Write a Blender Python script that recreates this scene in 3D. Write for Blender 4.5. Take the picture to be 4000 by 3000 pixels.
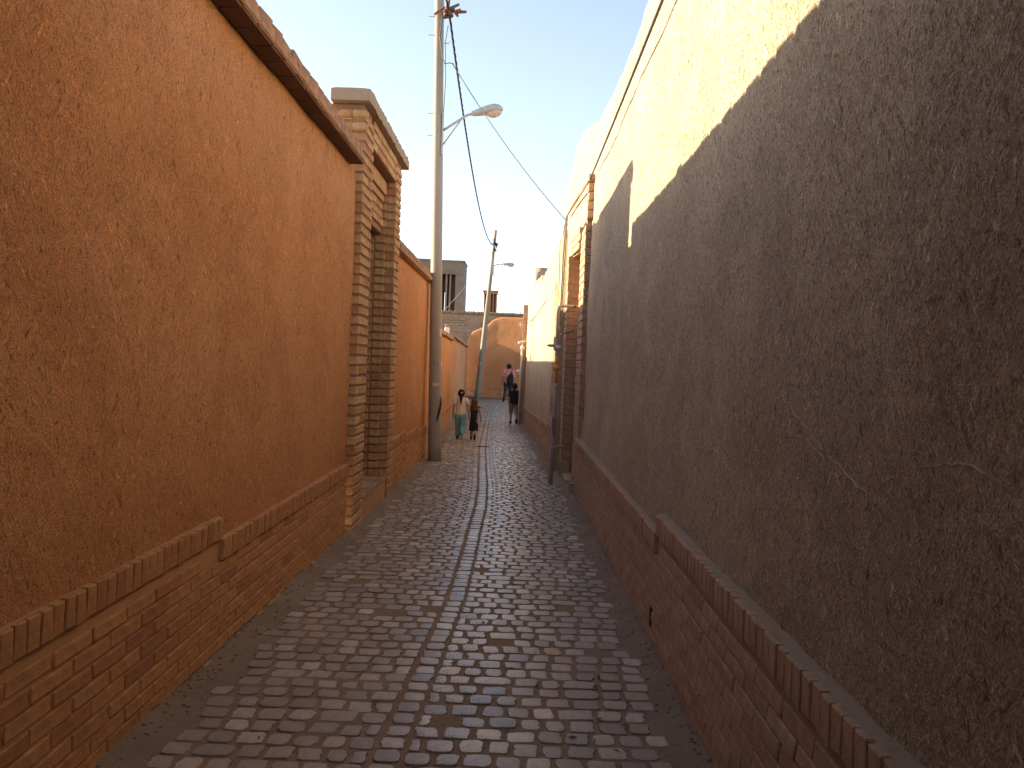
import bpy, math, random
from mathutils import Vector, Matrix, noise
for o in list(bpy.data.objects): bpy.data.objects.remove(o)
scene = bpy.context.scene
col = scene.collection
rad = math.radians
random.seed(7)

# ------------------------------------------------------------------ camera
EYE = 1.6
ROLL, PITCH, YAW, FPX = rad(2.2), rad(-1.58), rad(-0.32), 3000.0
def cam_dir(u, v, f):
    a = u*math.cos(ROLL)-v*math.sin(ROLL); b = u*math.sin(ROLL)+v*math.cos(ROLL)
    f2 = f*math.cos(PITCH)-b*math.sin(PITCH); b2 = f*math.sin(PITCH)+b*math.cos(PITCH)
    return Vector((a*math.cos(YAW)+f2*math.sin(YAW), -a*math.sin(YAW)+f2*math.cos(YAW), b2))
cd = bpy.data.cameras.new('camera'); cam = bpy.data.objects.new('camera', cd); col.objects.link(cam)
cd.sensor_width = 36.0; cd.lens = 27.0; cd.clip_start = 0.05; cd.clip_end = 5000
rx, ux, fx = cam_dir(1, 0, 0), cam_dir(0, 1, 0), cam_dir(0, 0, 1)
m3 = Matrix((rx, ux, -fx)).transposed()
cam.matrix_world = Matrix.Translation((0, 0, EYE)) @ m3.to_4x4()
scene.camera = cam
def in_frame(p, margin=60):
    d = Vector(p)-Vector((0, 0, EYE)); f = d.dot(fx)
    if f < .2: return False
    x = 2000+d.dot(rx)/f*FPX; y = 1500-d.dot(ux)/f*FPX
    return -margin < x < 4000+margin and -margin < y < 3000+margin

# ------------------------------------------------------------------ sky and sun
SUN_EL, SUN_AZ = rad(15.6), rad(11)          # the sun stands left of the alley, a little ahead of the camera
world = bpy.data.worlds.new('World'); scene.world = world; world.use_nodes = True
wn = world.node_tree.nodes; wl = world.node_tree.links
sky = wn.new('ShaderNodeTexSky'); sky.sky_type = 'NISHITA'; sky.sun_disc = False
sky.sun_elevation = SUN_EL; sky.sun_rotation = -(math.pi/2-SUN_AZ)
sky.air_density = 1.0; sky.dust_density = 2.2; sky.ozone_density = 1.0; sky.altitude = 1200
hs = wn.new('ShaderNodeHueSaturation'); hs.inputs['Saturation'].default_value = .72      # dusty desert air: a paler sky all round
wl.new(sky.outputs[0], hs.inputs['Color']); wl.new(hs.outputs[0], wn['Background'].inputs[0]); wn['Background'].inputs[1].default_value = 0.105
sd = bpy.data.lights.new('sun', 'SUN'); sd.energy = 4.7; sd.angle = rad(0.5); sd.color = (1.0, 0.81, 0.55)
sun = bpy.data.objects.new('sun', sd); col.objects.link(sun)
light_dir = Vector((math.cos(SUN_EL)*math.cos(SUN_AZ), -math.cos(SUN_EL)*math.sin(SUN_AZ), -math.sin(SUN_EL)))
sun.rotation_euler = light_dir.to_track_quat('-Z', 'Y').to_euler()
sun.location = (-8, 6, 12)
vs = scene.view_settings; vs.view_transform = 'Standard'; vs.look = 'None'; vs.gamma = 1.0; vs.exposure = 1.98
vs.use_curve_mapping = False
scene.render.engine = 'CYCLES'
scene.cycles.max_bounces = 8; scene.cycles.diffuse_bounces = 6

# ------------------------------------------------------------------ materials
def srgb(r, g, b):
    f = lambda c: c/12.92 if c <= .04045 else ((c+.055)/1.055)**2.4
    return (f(r/255), f(g/255), f(b/255), 1)
class N:
    def __init__(s, name, rough=.85, spec=.3):
        s.m = bpy.data.materials.new(name); s.m.use_nodes = True
        s.t = s.m.node_tree; s.b = s.t.nodes['Principled BSDF']
        s.b.inputs['Roughness'].default_value = rough
        s.b.inputs['Specular IOR Level'].default_value = spec
        s.co = None
    def n(s, t, **kw):
        x = s.t.nodes.new(t)
        for k, v in kw.items():
            if k in x.inputs: x.inputs[k].default_value = v
            else: setattr(x, k, v)
        return x
    def l(s, a, b): s.t.links.new(a, b)
    def coord(s, scale=(1, 1, 1), rot=0):
        if s.co is None: s.co = s.n('ShaderNodeTexCoord').outputs['Object']
        mp = s.n('ShaderNodeMapping'); mp.vector_type = 'TEXTURE' if rot else 'POINT'
        mp.inputs['Scale'].default_value = tuple(1/c for c in scale) if rot else scale; mp.inputs['Rotation'].default_value = (rot, 0, 0)
        s.l(s.co, mp.inputs[0]); return mp.outputs[0]
    def noise(s, scale, detail=4, rough=.55, stretch=(1, 1, 1), dist=0.0, rot=0):
        x = s.n('ShaderNodeTexNoise'); x.inputs['Scale'].default_value = scale
        x.inputs['Detail'].default_value = detail; x.inputs['Roughness'].default_value = rough
        x.inputs['Distortion'].default_value = dist
        s.l(s.coord(stretch, rot), x.inputs['Vector']); return x.outputs['Fac']
    def ramp(s, fac, stops):
        r = s.n('ShaderNodeValToRGB'); e = r.color_ramp.elements
        while len(e) < len(stops): e.new(.5)
        for i, (p, c) in enumerate(stops):
            e[i].position = p; e[i].color = c if len(c) == 4 else (*c, 1)
        s.l(fac, r.inputs[0]); return r.outputs[0]
    def mix(s, fac, a, b, mode='MIX'):
        x = s.n('ShaderNodeMix'); x.data_type = 'RGBA'; x.blend_type = mode
        for v, i in ((fac, 0), (a, 6), (b, 7)):
            if hasattr(v, 'is_linked') or hasattr(v, 'node'): s.l(v, x.inputs[i])
            else: x.inputs[i].default_value = v if i == 0 else (v if len(v) == 4 else (*v, 1))
        return x.outputs[2]
    def math(s, op, a, b=0.5):
        x = s.n('ShaderNodeMath'); x.operation = op
        for v, i in ((a, 0), (b, 1)):
            if hasattr(v, 'node'): s.l(v, x.inputs[i])
            else: x.inputs[i].default_value = v
        return x.outputs[0]
    def col(s, c):
        if hasattr(c, 'node'): s.l(c, s.b.inputs['Base Color'])
        else: s.b.inputs['Base Color'].default_value = c if len(c) == 4 else (*c, 1)
    def bump(s, h, strength=.5, dist=.01, prev=None):
        b = s.n('ShaderNodeBump'); b.inputs['Strength'].default_value = strength; b.inputs['Distance'].default_value = dist
        s.l(h, b.inputs['Height'])
        if prev is not None: s.l(prev, b.inputs['Normal'])
        s.l(b.outputs[0], s.b.inputs['Normal']); return b.outputs[0]

def plaster_mat(name, base, warm, dark, bump=1.0, wash=False):
    m = N(name, .95, .15)
    big = m.noise(.9, 5, .6); mid = m.noise(6, 6, .7)
    s1 = m.noise(48, 3, .65, (1, 1, .30), .8, .55); s2 = m.noise(48, 3, .65, (1, 1, .30), .8, -.45); s3 = m.noise(75, 3, .65, (1, 1, .4), .5, .05)
    fine = m.noise(150, 4, .75)
    c = m.mix(m.ramp(big, [(.35, (0, 0, 0)), (.68, (1, 1, 1))]), base, warm)
    c = m.mix(m.math('MULTIPLY', m.ramp(mid, [(.48, (0, 0, 0)), (.75, (1, 1, 1))]), .55), c, dark)
    patch_ = m.ramp(m.noise(1.5, 3, .5, (1, 1, 1), .6), [(.50, (0, 0, 0)), (.545, (1, 1, 1))])
    c = m.mix(m.math('MULTIPLY', patch_, .5), c, m.mix(.5, warm, dark))
    szz = m.n('ShaderNodeSeparateXYZ'); m.l(m.coord(), szz.inputs[0])
    damp = m.ramp(m.math('ADD', szz.outputs[2], m.math('MULTIPLY', m.noise(1.8, 5, .65), -.9)), [(.15, (1, 1, 1)), (.85, (0, 0, 0))])
    c = m.mix(m.math('MULTIPLY', damp, .4), c, dark)
    if wash:          # paler re-plastered band under the cornice and rain runs below it
        sp_ = m.n('ShaderNodeSeparateXYZ'); m.l(m.coord(), sp_.inputs[0])
        zz = m.math('ADD', sp_.outputs[2], m.math('MULTIPLY', m.noise(2.2, 4, .6), .9))
        c = m.mix(m.math('MULTIPLY', m.ramp(m.math('MULTIPLY', m.math('SUBTRACT', zz, 2.75), .9), [(.2, (0, 0, 0)), (.75, (1, 1, 1))]), .5), c, (.56, .34, .20))
        run = m.ramp(m.noise(1.0, 4, .65, (5, 5, 1.3), 1.2), [(.53, (0, 0, 0)), (.62, (1, 1, 1))])
        c = m.mix(m.math('MULTIPLY', m.math('MULTIPLY', run, m.ramp(m.math('MULTIPLY', m.math('SUBTRACT', zz, 3.15), 1.6), [(.1, (0, 0, 0)), (.8, (1, 1, 1))])), .4), c, (.32, .155, .07))
    lo = m.math('MINIMUM', m.math('MINIMUM', s1, s2), s3); hi = m.math('MAXIMUM', s1, s2)
    c = m.mix(m.math('MULTIPLY', m.ramp(lo, [(.29, (1, 1, 1)), (.39, (0, 0, 0))]), .75), c, tuple(x*.36 for x in dark[:3]))
    c = m.mix(m.math('MULTIPLY', m.ramp(hi, [(.62, (0, 0, 0)), (.70, (1, 1, 1))]), .7), c, tuple(min(1, x*1.5) for x in base[:3]))
    c = m.mix(.8, c, m.ramp(fine, [(.32, (.40, .40, .40)), (.68, (1.6, 1.57, 1.53))]), 'MULTIPLY')
    m.col(c)
    b = m.bump(mid, .55*bump, .03)
    b = m.bump(m.math('ADD', lo, hi), min(1, 1.0*bump), .016*bump, b)
    m.bump(fine, min(1, .9*bump), .006, b)
    return m.m
M = {}
M['plaster_left'] = plaster_mat('plaster_left', (.575, .292, .140), (.505, .240, .104), (.39, .180, .083), .75, wash=True)
M['plaster_right'] = plaster_mat('plaster_right', (.56, .445, .315), (.485, .37, .258), (.33, .255, .186), 1.15)
M['plaster_far'] = plaster_mat('plaster_far', (.47, .225, .105), (.42, .192, .083), (.33, .155, .072), .7)
M['plaster_pale'] = plaster_mat('plaster_pale', (.49, .385, .26), (.43, .325, .21), (.31, .235, .16), 1.0)
M['tower'] = plaster_mat('tower', (.25, .20, .158), (.22, .175, .138), (.16, .125, .10), .8)
M['adobe'] = plaster_mat('adobe', (.38, .29, .215), (.33, .25, .18), (.23, .175, .13), .8)

def brick_mat(name, stops, soil=(.12, .09, .07), island=False):
    m = N(name, .88, .25)
    rnd = m.n('ShaderNodeNewGeometry').outputs['Random Per Island'] if island else m.n('ShaderNodeObjectInfo').outputs['Random']
    c = m.ramp(rnd, stops)
    c = m.mix(m.math('MULTIPLY', m.ramp(m.noise(14, 5, .7), [(.42, (0, 0, 0)), (.7, (1, 1, 1))]), .5), c, soil)
    c = m.mix(.5, c, m.ramp(m.noise(90, 3, .7), [(.3, (.6, .6, .6)), (.7, (1.25, 1.25, 1.25))]), 'MULTIPLY')
    m.col(c)
    b = m.bump(m.noise(35, 4, .6), .4, .008); m.bump(m.noise(160, 3, .7), .5, .003, b)
    return m.m
red = [(0, (.47, .235, .105)), (.35, (.50, .255, .115)), (.7, (.45, .215, .095)), (.93, (.40, .18, .082)), (1, (.32, .145, .072))]
tan_ = [(0, (.43, .285, .18)), (.4, (.39, .25, .155)), (.75, (.45, .305, .195)), (1, (.34, .215, .135))]
buff = [(0, (.54, .345, .175)), (.3, (.58, .385, .20)), (.6, (.49, .295, .15)), (.85, (.50, .265, .13)), (1, (.42, .21, .105))]
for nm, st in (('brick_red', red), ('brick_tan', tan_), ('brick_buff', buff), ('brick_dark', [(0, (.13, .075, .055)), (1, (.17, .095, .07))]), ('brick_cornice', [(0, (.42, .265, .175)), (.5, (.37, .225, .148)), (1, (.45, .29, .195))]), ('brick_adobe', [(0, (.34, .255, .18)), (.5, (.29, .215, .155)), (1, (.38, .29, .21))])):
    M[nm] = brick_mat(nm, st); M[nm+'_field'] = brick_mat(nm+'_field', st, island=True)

def simple(name, c1, c2=None, rough=.8, spec=.3, scale=8, bump=.3, bd=.004, bscale=60, metal=0, stretch=(1, 1, 1)):
    m = N(name, rough, spec)
    m.col(m.mix(m.noise(scale, 5, .6, stretch), c1, c2) if c2 else c1)
    if bump: m.bump(m.noise(bscale, 4, .65), bump, bd)
    m.b.inputs['Metallic'].default_value = metal
    return m.m
M['mortar_left'] = simple('mortar_left', (.52, .31, .17), (.43, .24, .125), .95, .2, 12, .6, .006)
M['mortar_right'] = simple('mortar_right', (.37, .26, .18), (.29, .20, .14), .95, .2, 12, .6, .006)
M['mortar_dark'] = simple('mortar_dark', (.32, .20, .128), (.235, .145, .095), .95, .2, 15, .6, .006)
M['slab'] = simple('slab', (.41, .33, .245), (.30, .24, .18), .95, .2, 18, .9, .012, 45)
M['pole'] = simple('pole', (.36, .335, .285), (.27, .25, .21), .9, .25, 3, .35, .004, 70, 0, (3, 3, .5))
M['pole_far'] = simple('pole_far', (.28, .245, .19), (.225, .195, .15), .9, .25, 3, .2, .004, 50, 0, (3, 3, .5))
M['galv'] = simple('galv', (.50, .49, .47), (.40, .40, .39), .5, .5, 20, .1, .002, 60, .1)
M['scraped'] = simple('scraped', (.13, .12, .125), (.24, .23, .25), .7, .3, 40, .3)
M['pipe_grey'] = simple('pipe_grey', (.34, .35, .39), (.25, .26, .30), .55, .4, 14, .2, .002, 90)
M['pipe_white'] = simple('pipe_white', (.55, .52, .47), (.45, .40, .34), .6, .4, 14, .2, .002, 90)
M['rust'] = simple('rust', (.30, .17, .10), (.20, .11, .07), .85, .2, 30, .5, .004)
M['ochre'] = simple('ochre', (.62, .30, .05), (.48, .22, .05), .55, .4, 20, .2, .002)
M['cable'] = simple('cable', (.035, .033, .032), None, .6, .4, bump=0)
M['cable_grey'] = simple('cable_grey', (.16, .16, .165), None, .6, .4, bump=0)
M['cable_brown'] = simple('cable_brown', (.19, .11, .07), None, .7, .3, bump=0)
M['wood'] = simple('wood', (.16, .085, .045), (.10, .055, .03), .7, .3, 6, .4, .004, 30, 0, (6, 6, .6))
M['frame_pink'] = simple('frame_pink', (.40, .28, .22), (.32, .21, .165), .8, .3, 20, .3)
M['lamp'] = simple('lamp', (.52, .52, .51), (.36, .36, .35), .45, .5, 14, .15, .003, 30)
M['lens'] = simple('lens', (.62, .55, .46), (.50, .42, .34), .3, .5, 12, .05)
M['white'] = simple('white', (.75, .74, .71), (.62, .60, .56), .5, .4, 20, .1)
M['sticker_blue'] = simple('sticker_blue', (.05, .16, .42), None, .5, .4, bump=0)
M['paper'] = simple('paper', (.62, .60, .55), (.45, .43, .40), .8, .2, 40, .2)
M['tape'] = simple('tape', (.03, .03, .03), None, .6, .3, bump=0)
M['straw'] = N('straw', .7, .3).m
def straw_mat():
    m = N('straw', .75, .25)
    m.col(m.ramp(m.n('ShaderNodeNewGeometry').outputs['Random Per Island'], [(0, (.36, .25, .16)), (.5, (.52, .40, .27)), (.85, (.62, .51, .37)), (1, (.16, .11, .075))]))
    return m.m
M['straw'] = straw_mat()
M['ledge_left'] = simple('ledge_left', (.42, .25, .15), (.34, .19, .11), .95, .15, 25, .8, .008)
M['ledge_right'] = simple('ledge_right', (.33, .25, .18), (.27, .20, .142), .95, .15, 25, .8, .008)
M['litter'] = simple('litter', (.07, .05, .035), (.16, .11, .07), .9, .2, 60, 0)
M['crack'] = simple('crack', (.56, .45, .34), (.46, .36, .27), .95, .15, 40, .8, .005)
M['dust'] = simple('dust', (.30, .225, .165), (.24, .175, .13), .95, .15, 25, .8, .008)
M['earth'] = simple('earth', (.36, .28, .21), (.30, .23, .17), .95, .15, .6, .4, .01, 8)

def ground_mat():
    m = N('paving_bed', .93, .2)
    c = m.mix(m.ramp(m.noise(2.5, 6, .65), [(.35, (0, 0, 0)), (.7, (1, 1, 1))]), (.20, .148, .107), (.265, .20, .148))
    c = m.mix(m.math('MULTIPLY', m.ramp(m.noise(45, 4, .7), [(.5, (0, 0, 0)), (.75, (1, 1, 1))]), .5), c, (.09, .065, .05))
    m.col(c)
    b = m.bump(m.noise(30, 5, .7), .7, .012); m.bump(m.noise(140, 3, .7), .7, .004, b)
    return m.m
M['bed'] = ground_mat()
def paver_mat(name, island):
    m = N(name, .5, .5)
    rnd = m.n('ShaderNodeNewGeometry').outputs['Random Per Island'] if island else m.n('ShaderNodeObjectInfo').outputs['Random']
    c = m.ramp(rnd, [(0, (.31, .268, .235)), (.17, (.22, .20, .19)), (.33, (.39, .335, .288)), (.48, (.25, .22, .198)), (.62, (.46, .40, .345)),
                     (.74, (.27, .255, .252)), (.86, (.58, .52, .455)), (.93, (.42, .30, .19)), (1, (.20, .195, .20))])
    c = m.mix(m.math('MULTIPLY', m.ramp(m.noise(5.5, 5, .7, (1, 2.2, 1), 1.5), [(.45, (0, 0, 0)), (.7, (1, 1, 1))]), .45), c, (.22, .17, .13))
    c = m.mix(.55, c, m.ramp(m.noise(55, 4, .75), [(.28, (.5, .5, .5)), (.7, (1.3, 1.3, 1.3))]), 'MULTIPLY')
    # the foot-polished middle of the alley is smoother than its dusty sides
    sep = m.n('ShaderNodeSeparateXYZ'); g = m.n('ShaderNodeNewGeometry'); m.l(g.outputs['Position'], sep.inputs[0])
    d = m.math('ABSOLUTE', m.math('ADD', sep.outputs[0], .22))
    edge = m.ramp(d, [(.12, (0, 0, 0)), (.85, (1, 1, 1))])
    c = m.mix(m.math('MULTIPLY', edge, .38), c, (.25, .188, .14))
    m.col(c)
    r = m.math('ADD', m.math('MULTIPLY', edge, .42), m.math('MULTIPLY', m.noise(40, 3, .6), .30))
    m.l(m.math('ADD', r, .15), m.b.inputs['Roughness'])
    b = m.bump(m.noise(28, 5, .7), .35, .008); m.bump(m.noise(120, 3, .7), .35, .003, b)
    return m.m
M['paver'] = paver_mat('paver', False); M['paver_field'] = paver_mat('paver_field', True)

# ------------------------------------------------------------------ mesh helpers
class MB:
    def __init__(s): s.v = []; s.f = []
    def add(s, vs, fs):
        o = len(s.v); s.v += [tuple(p) for p in vs]; s.f += [tuple(i+o for i in f) for f in fs]; return s
    def box(s, x0, x1, y0, y1, z0, z1):
        return s.add([(x, y, z) for x in (x0, x1) for y in (y0, y1) for z in (z0, z1)],
                     [(0, 1, 3, 2), (4, 6, 7, 5), (0, 4, 5, 1), (2, 3, 7, 6), (0, 2, 6, 4), (1, 5, 7, 3)])
    def tube(s, pts, r, n=8, cap=True):
        pts = [Vector(p) for p in pts]; rs = r if isinstance(r, (list, tuple)) else [r]*len(pts)
        o = len(s.v); up = None
        for i, p in enumerate(pts):
            d = (pts[min(i+1, len(pts)-1)]-pts[max(i-1, 0)]).normalized()
            if up is None: up = Vector((0, 0, 1)) if abs(d.z) < .9 else Vector((0, 1, 0))
            a = d.cross(up).normalized(); b = a.cross(d).normalized(); up = b
            for k in range(n):
                t = 2*math.pi*k/n; s.v.append(tuple(p+(a*math.cos(t)+b*math.sin(t))*rs[i]))
        for i in range(len(pts)-1):
            for k in range(n):
                k2 = (k+1) % n; s.f.append((o+i*n+k, o+i*n+k2, o+(i+1)*n+k2, o+(i+1)*n+k))
        if cap:
            s.f.append(tuple(o+k for k in range(n))[::-1]); s.f.append(tuple(o+(len(pts)-1)*n+k for k in range(n)))
        return s
    def sphere(s, c, r, n=12, mth=8, rot=None):
        c = Vector(c); r = r if isinstance(r, (tuple, list)) else (r, r, r); o = len(s.v)
        for j in range(1, mth):
            ph = math.pi*j/mth
            for k in range(n):
                t = 2*math.pi*k/n
                p = Vector((r[0]*math.sin(ph)*math.cos(t), r[1]*math.sin(ph)*math.sin(t), r[2]*math.cos(ph)))
                if rot: p = rot @ p
                s.v.append(tuple(c+p))
        tp, bt = Vector((0, 0, r[2])), Vector((0, 0, -r[2]))
        if rot: tp, bt = rot @ tp, rot @ bt
        s.v.append(tuple(c+tp)); s.v.append(tuple(c+bt)); T = len(s.v)-2
        for j in range(mth-2):
            for k in range(n):
                k2 = (k+1) % n; s.f.append((o+j*n+k, o+(j+1)*n+k, o+(j+1)*n+k2, o+j*n+k2))
        for k in range(n):
            k2 = (k+1) % n; s.f.append((T, o+k, o+k2)); s.f.append((T+1, o+(mth-2)*n+k2, o+(mth-2)*n+k))
        return s
    def cap(s, p0, r0, p1, r1, n=10):
        p0, p1 = Vector(p0), Vector(p1); d = p1-p0; L = d.length; d = d/L if L else Vector((0, 0, 1))
        pts, rs = [], []
        for t in (90, 55, 25): pts.append(p0-d*r0*math.sin(rad(t))*.999); rs.append(max(r0*math.cos(rad(t)), r0*.05))
        pts += [p0, p1]; rs += [r0, r1]
        for t in (25, 55, 90): pts.append(p1+d*r1*math.sin(rad(t))*.999); rs.append(max(r1*math.cos(rad(t)), r1*.05))
        return s.tube(pts, rs, n)
    def loft(s, rings, n=14):      # rings: (cx, cy, z, rx, ry)
        o = len(s.v)
        for cx, cy, z, a, b in rings:
            for k in range(n):
                t = 2*math.pi*k/n; s.v.append((cx+a*math.cos(t), cy+b*math.sin(t), z))
        for i in range(len(rings)-1):
            for k in range(n):
                k2 = (k+1) % n; s.f.append((o+i*n+k, o+i*n+k2, o+(i+1)*n+k2, o+(i+1)*n+k))
        s.f.append(tuple(o+k for k in range(n))[::-1]); s.f.append(tuple(o+(len(rings)-1)*n+k for k in range(n)))
        return s
    def mesh(s, name, mat, smooth=False):
        me = bpy.data.meshes.new(name); me.from_pydata(s.v, [], s.f); me.materials.append(mat)
        if smooth: me.polygons.foreach_set('use_smooth', [True]*len(me.polygons))
        me.update(); return me
    def build(s, name, mat, parent=None, smooth=False, loc=None):
        return link(name, s.mesh(name, M[mat] if isinstance(mat, str) else mat, smooth), parent, loc)
def link(name, me, parent=None, loc=None):
    o = bpy.data.objects.new(name, me); col.objects.link(o)
    if loc is not None: o.location = loc
    if parent is not None: o.parent = parent
    return o
def tag(o, label=None, cat=None, group=None, kind=None):
    for k, v in (('label', label), ('category', cat), ('group', group), ('kind', kind)):
        if v: o[k] = v
    return o
def thing(name, label, cat, group=None):
    return tag(link(name, None), label, cat, group)        # parts are modelled in world metres; set_base moves the Empty to the foot
def set_base(root, loc):
    loc = Vector(loc); root.location = loc
    for c in root.children: c.location = Vector(c.location)-loc

# chamfered brick meshes, shared between alike bricks
_bc = {}
def brick_mesh(sx, sy, sz, mat, ch=.005, var=None):
    var = random.randrange(4) if var is None else var
    key = (round(sx, 3), round(sy, 3), round(sz, 3), mat, var, ch)
    if key in _bc: return _bc[key]
    v, f = brick_geo(sx, sy, sz, ch, random.Random(hash(key[:3]) % 9999+var))
    me = bpy.data.meshes.new('brick'); me.from_pydata(v, [], f); me.materials.append(M[mat]); me.update()
    _bc[key] = me; return me
def brick_geo(sx, sy, sz, ch, rg):
    h = (sx/2, sy/2, sz/2); v = []; idx = {}
    for i in (-1, 1):
        for j in (-1, 1):
            for k in (-1, 1):
                jit = [rg.uniform(-.0025, .0025) for _ in range(3)]; c = ch*rg.uniform(.5, 1.7)
                for ax in range(3):
                    p = [i*h[0], j*h[1], k*h[2]]
                    for b in range(3):
                        if b != ax: p[b] -= math.copysign(c, p[b])
                        p[b] += jit[b]
                    idx[(i, j, k, ax)] = len(v); v.append(tuple(p))
    f = []
    for ax in range(3):
        o1, o2 = (ax+1) % 3, (ax+2) % 3
        for s in (-1, 1):
            q = []
            for a, b in ((-1, -1), (1, -1), (1, 1), (-1, 1)):
                t = [0, 0, 0]; t[ax] = s; t[o1] = a; t[o2] = b; q.append(idx[(*t, ax)])
            f.append(tuple(q if s > 0 else q[::-1]))
        for a in (-1, 1):
            for b in (-1, 1):
                t0 = [0, 0, 0]; t0[o1] = a; t0[o2] = b; t1 = list(t0); t0[ax] = -1; t1[ax] = 1
                q = [idx[(*t0, o1)], idx[(*t1, o1)], idx[(*t1, o2)], idx[(*t0, o2)]]
                f.append(tuple(q if a*b > 0 else q[::-1]))
    for i in (-1, 1):
        for j in (-1, 1):
            for k in (-1, 1):
                q = (idx[(i, j, k, 0)], idx[(i, j, k, 1)], idx[(i, j, k, 2)])
                f.append(q if i*j*k > 0 else q[::-1])
    return v, f
def lay(specs, mat, parent, name='brick', limit=290, ch=.005):
    """specs: (centre, (sx,sy,sz), (rx,ry,rz)). The largest in view become objects, the rest one joined part."""
    base = parent.matrix_base if hasattr(parent, 'matrix_base') else Vector((0, 0, 0))
    sc = []
    for s in specs:
        d = (Vector(s[0])-Vector((0, 0, EYE))).length
        sc.append((0 if in_frame(s[0]) else 1, d/max(s[1]), s))
    sc.sort(key=lambda t: (t[0], t[1]))
    rest = MB()
    for i, (nf, d, s) in enumerate(sc):
        if i < limit and nf == 0:
            o = link(name, brick_mesh(*s[1], mat, ch), parent, s[0]); o.rotation_euler = s[2]
        else:
            v, f = brick_geo(*s[1], ch, random)
            R = Matrix.Translation(s[0]) @ (Matrix.Rotation(s[2][2], 4, 'Z') @ Matrix.Rotation(s[2][1], 4, 'Y') @ Matrix.Rotation(s[2][0], 4, 'X'))
            rest.add([R @ Vector(p) for p in v], f)
    if rest.v:
        tag(rest.build(name+'work', mat+'_field', parent), kind='stuff')
J = lambda a: random.uniform(-a, a)
def lerp_tab(tab, y):
    if y <= tab[0][0]: return tab[0][1]
    for (a, b), (c, d) in zip(tab, tab[1:]):
        if y <= c: return b+(d-b)*(y-a)/(c-a)
    return tab[-1][1]
def gz(y):                          # the alley falls gently away from the camera and levels out
    if y < 16: return -.01*y
    if y < 26: return -.16-.01*(y-16)+.0005*(y-16)**2
    return -.21
def fbm(x, y, z, o=4):
    s = 0; a = 1
    for _ in range(o): s += a*noise.noise((x, y, z)); x *= 2.1; y *= 2.1; z *= 2.1; a *= .5
    return s

def relief(x, y, z, amp, seed):
    return fbm(y*.55+seed, x*.55, z*.55, 3)*amp*1.6+fbm(y*3+seed, x*3, z*3, 3)*amp*.45+fbm(y*14, z*9+seed, x*14, 2)*amp*.14
def wall_sheet(name, path, z0, z1, mat, parent, side, thick=.35, du=.06, dz=.06, amp=.010, push=None, top_jit=.0, seed=0, loc=None, ztop=None):
    """A plastered wall with real thickness. path: list of (x,y); face looks to 'side' of travel (+1: towards +x of a +y path).
    z0/z1: functions of distance-y; push(y,z): metres the face is set back there."""
    mb = MB(); pts = []
    for (ax, ay), (bx, by) in zip(path, path[1:]):
        L = math.hypot(bx-ax, by-ay); n = max(1, int(L/du))
        nx, ny = (by-ay)/L*side, -(bx-ax)/L*side
        for i in range(n): t = i/n; pts.append((ax+(bx-ax)*t, ay+(by-ay)*t, nx, ny))
    pts.append((*path[-1], nx, ny))
    zm = max(z1(p[1]) for p in pts)-min(z0(p[1]) for p in pts); nz = max(2, int(zm/dz))
    for (x, y, nx, ny) in pts:
        a, b = z0(y), (ztop(x) if ztop else z1(y))+(fbm(x*1.3+seed, y*1.9, 3.3, 4)*top_jit)
        for j in range(nz+1):
            z = a+(b-a)*j/nz
            d = relief(x, y, z, amp, seed)
            if push: d -= push(y, z)
            edge = min(1, (nz-j)/2.0); d -= (1-edge)*.012
            mb.v.append((x+nx*d, y+ny*d, z))
    n = len(pts); W = nz+1
    for i in range(n-1):
        for j in range(nz):
            q = (i*W+j, (i+1)*W+j, (i+1)*W+j+1, i*W+j+1); mb.f.append(q if side > 0 else q[::-1])
    o = len(mb.v)
    for (x, y, nx, ny) in pts:
        mb.v.append((x-nx*thick, y-ny*thick, z0(y))); mb.v.append((x-nx*thick, y-ny*thick, (ztop(x) if ztop else z1(y))-.01))
    for i in range(n-1):
        q = (i*W+nz, (i+1)*W+nz, o+2*i+3, o+2*i+1); mb.f.append(q if side > 0 else q[::-1])
        q = (o+2*i, o+2*i+1, o+2*i+3, o+2*i+2); mb.f.append(q if side > 0 else q[::-1])
    mb.f.append(tuple([j for j in range(W)]+[o+1, o])[::side]); e = (n-1)*W
    mb.f.append(tuple([e+j for j in range(W)]+[o+2*n-1, o+2*n-2])[::-side])
    return mb.build(name, mat, parent, smooth=False if dz > .3 else True, loc=loc)

def straw_part(parent, xf, y0, y1, z0, z1, n, sgn, seed):
    rg = random.Random(seed); mb = MB()
    for _ in range(n):
        y = y0*(y1/y0)**rg.random(); z = rg.uniform(z0, z1); x = xf(y, z)+.001*sgn
        if not in_frame((x, y, z), 0): continue
        big_ = rg.random() < .06; L = rg.uniform(.005, .013) if not big_ else rg.uniform(.012, .022); w = rg.uniform(.0006, .0013)*(1.5 if big_ else 1); a = rg.gauss(0, .75)
        dy, dzz = math.sin(a)*L, math.cos(a)*L; px, pz = math.cos(a)*w, -math.sin(a)*w
        t1, t2 = rg.uniform(.000, .004)*sgn, rg.uniform(.000, .004)*sgn
        mb.add([(x+t1, y-dy-px, z-dzz-pz), (x+t1, y-dy+px, z-dzz+pz), (x+t2, y+dy, z+dzz), (x+.002*sgn+(t1+t2)/2, y, z)],
               [(0, 1, 3), (1, 2, 3), (2, 0, 3), (0, 2, 1)])
    return tag(mb.build('straw', 'straw', parent), kind='stuff')

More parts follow.
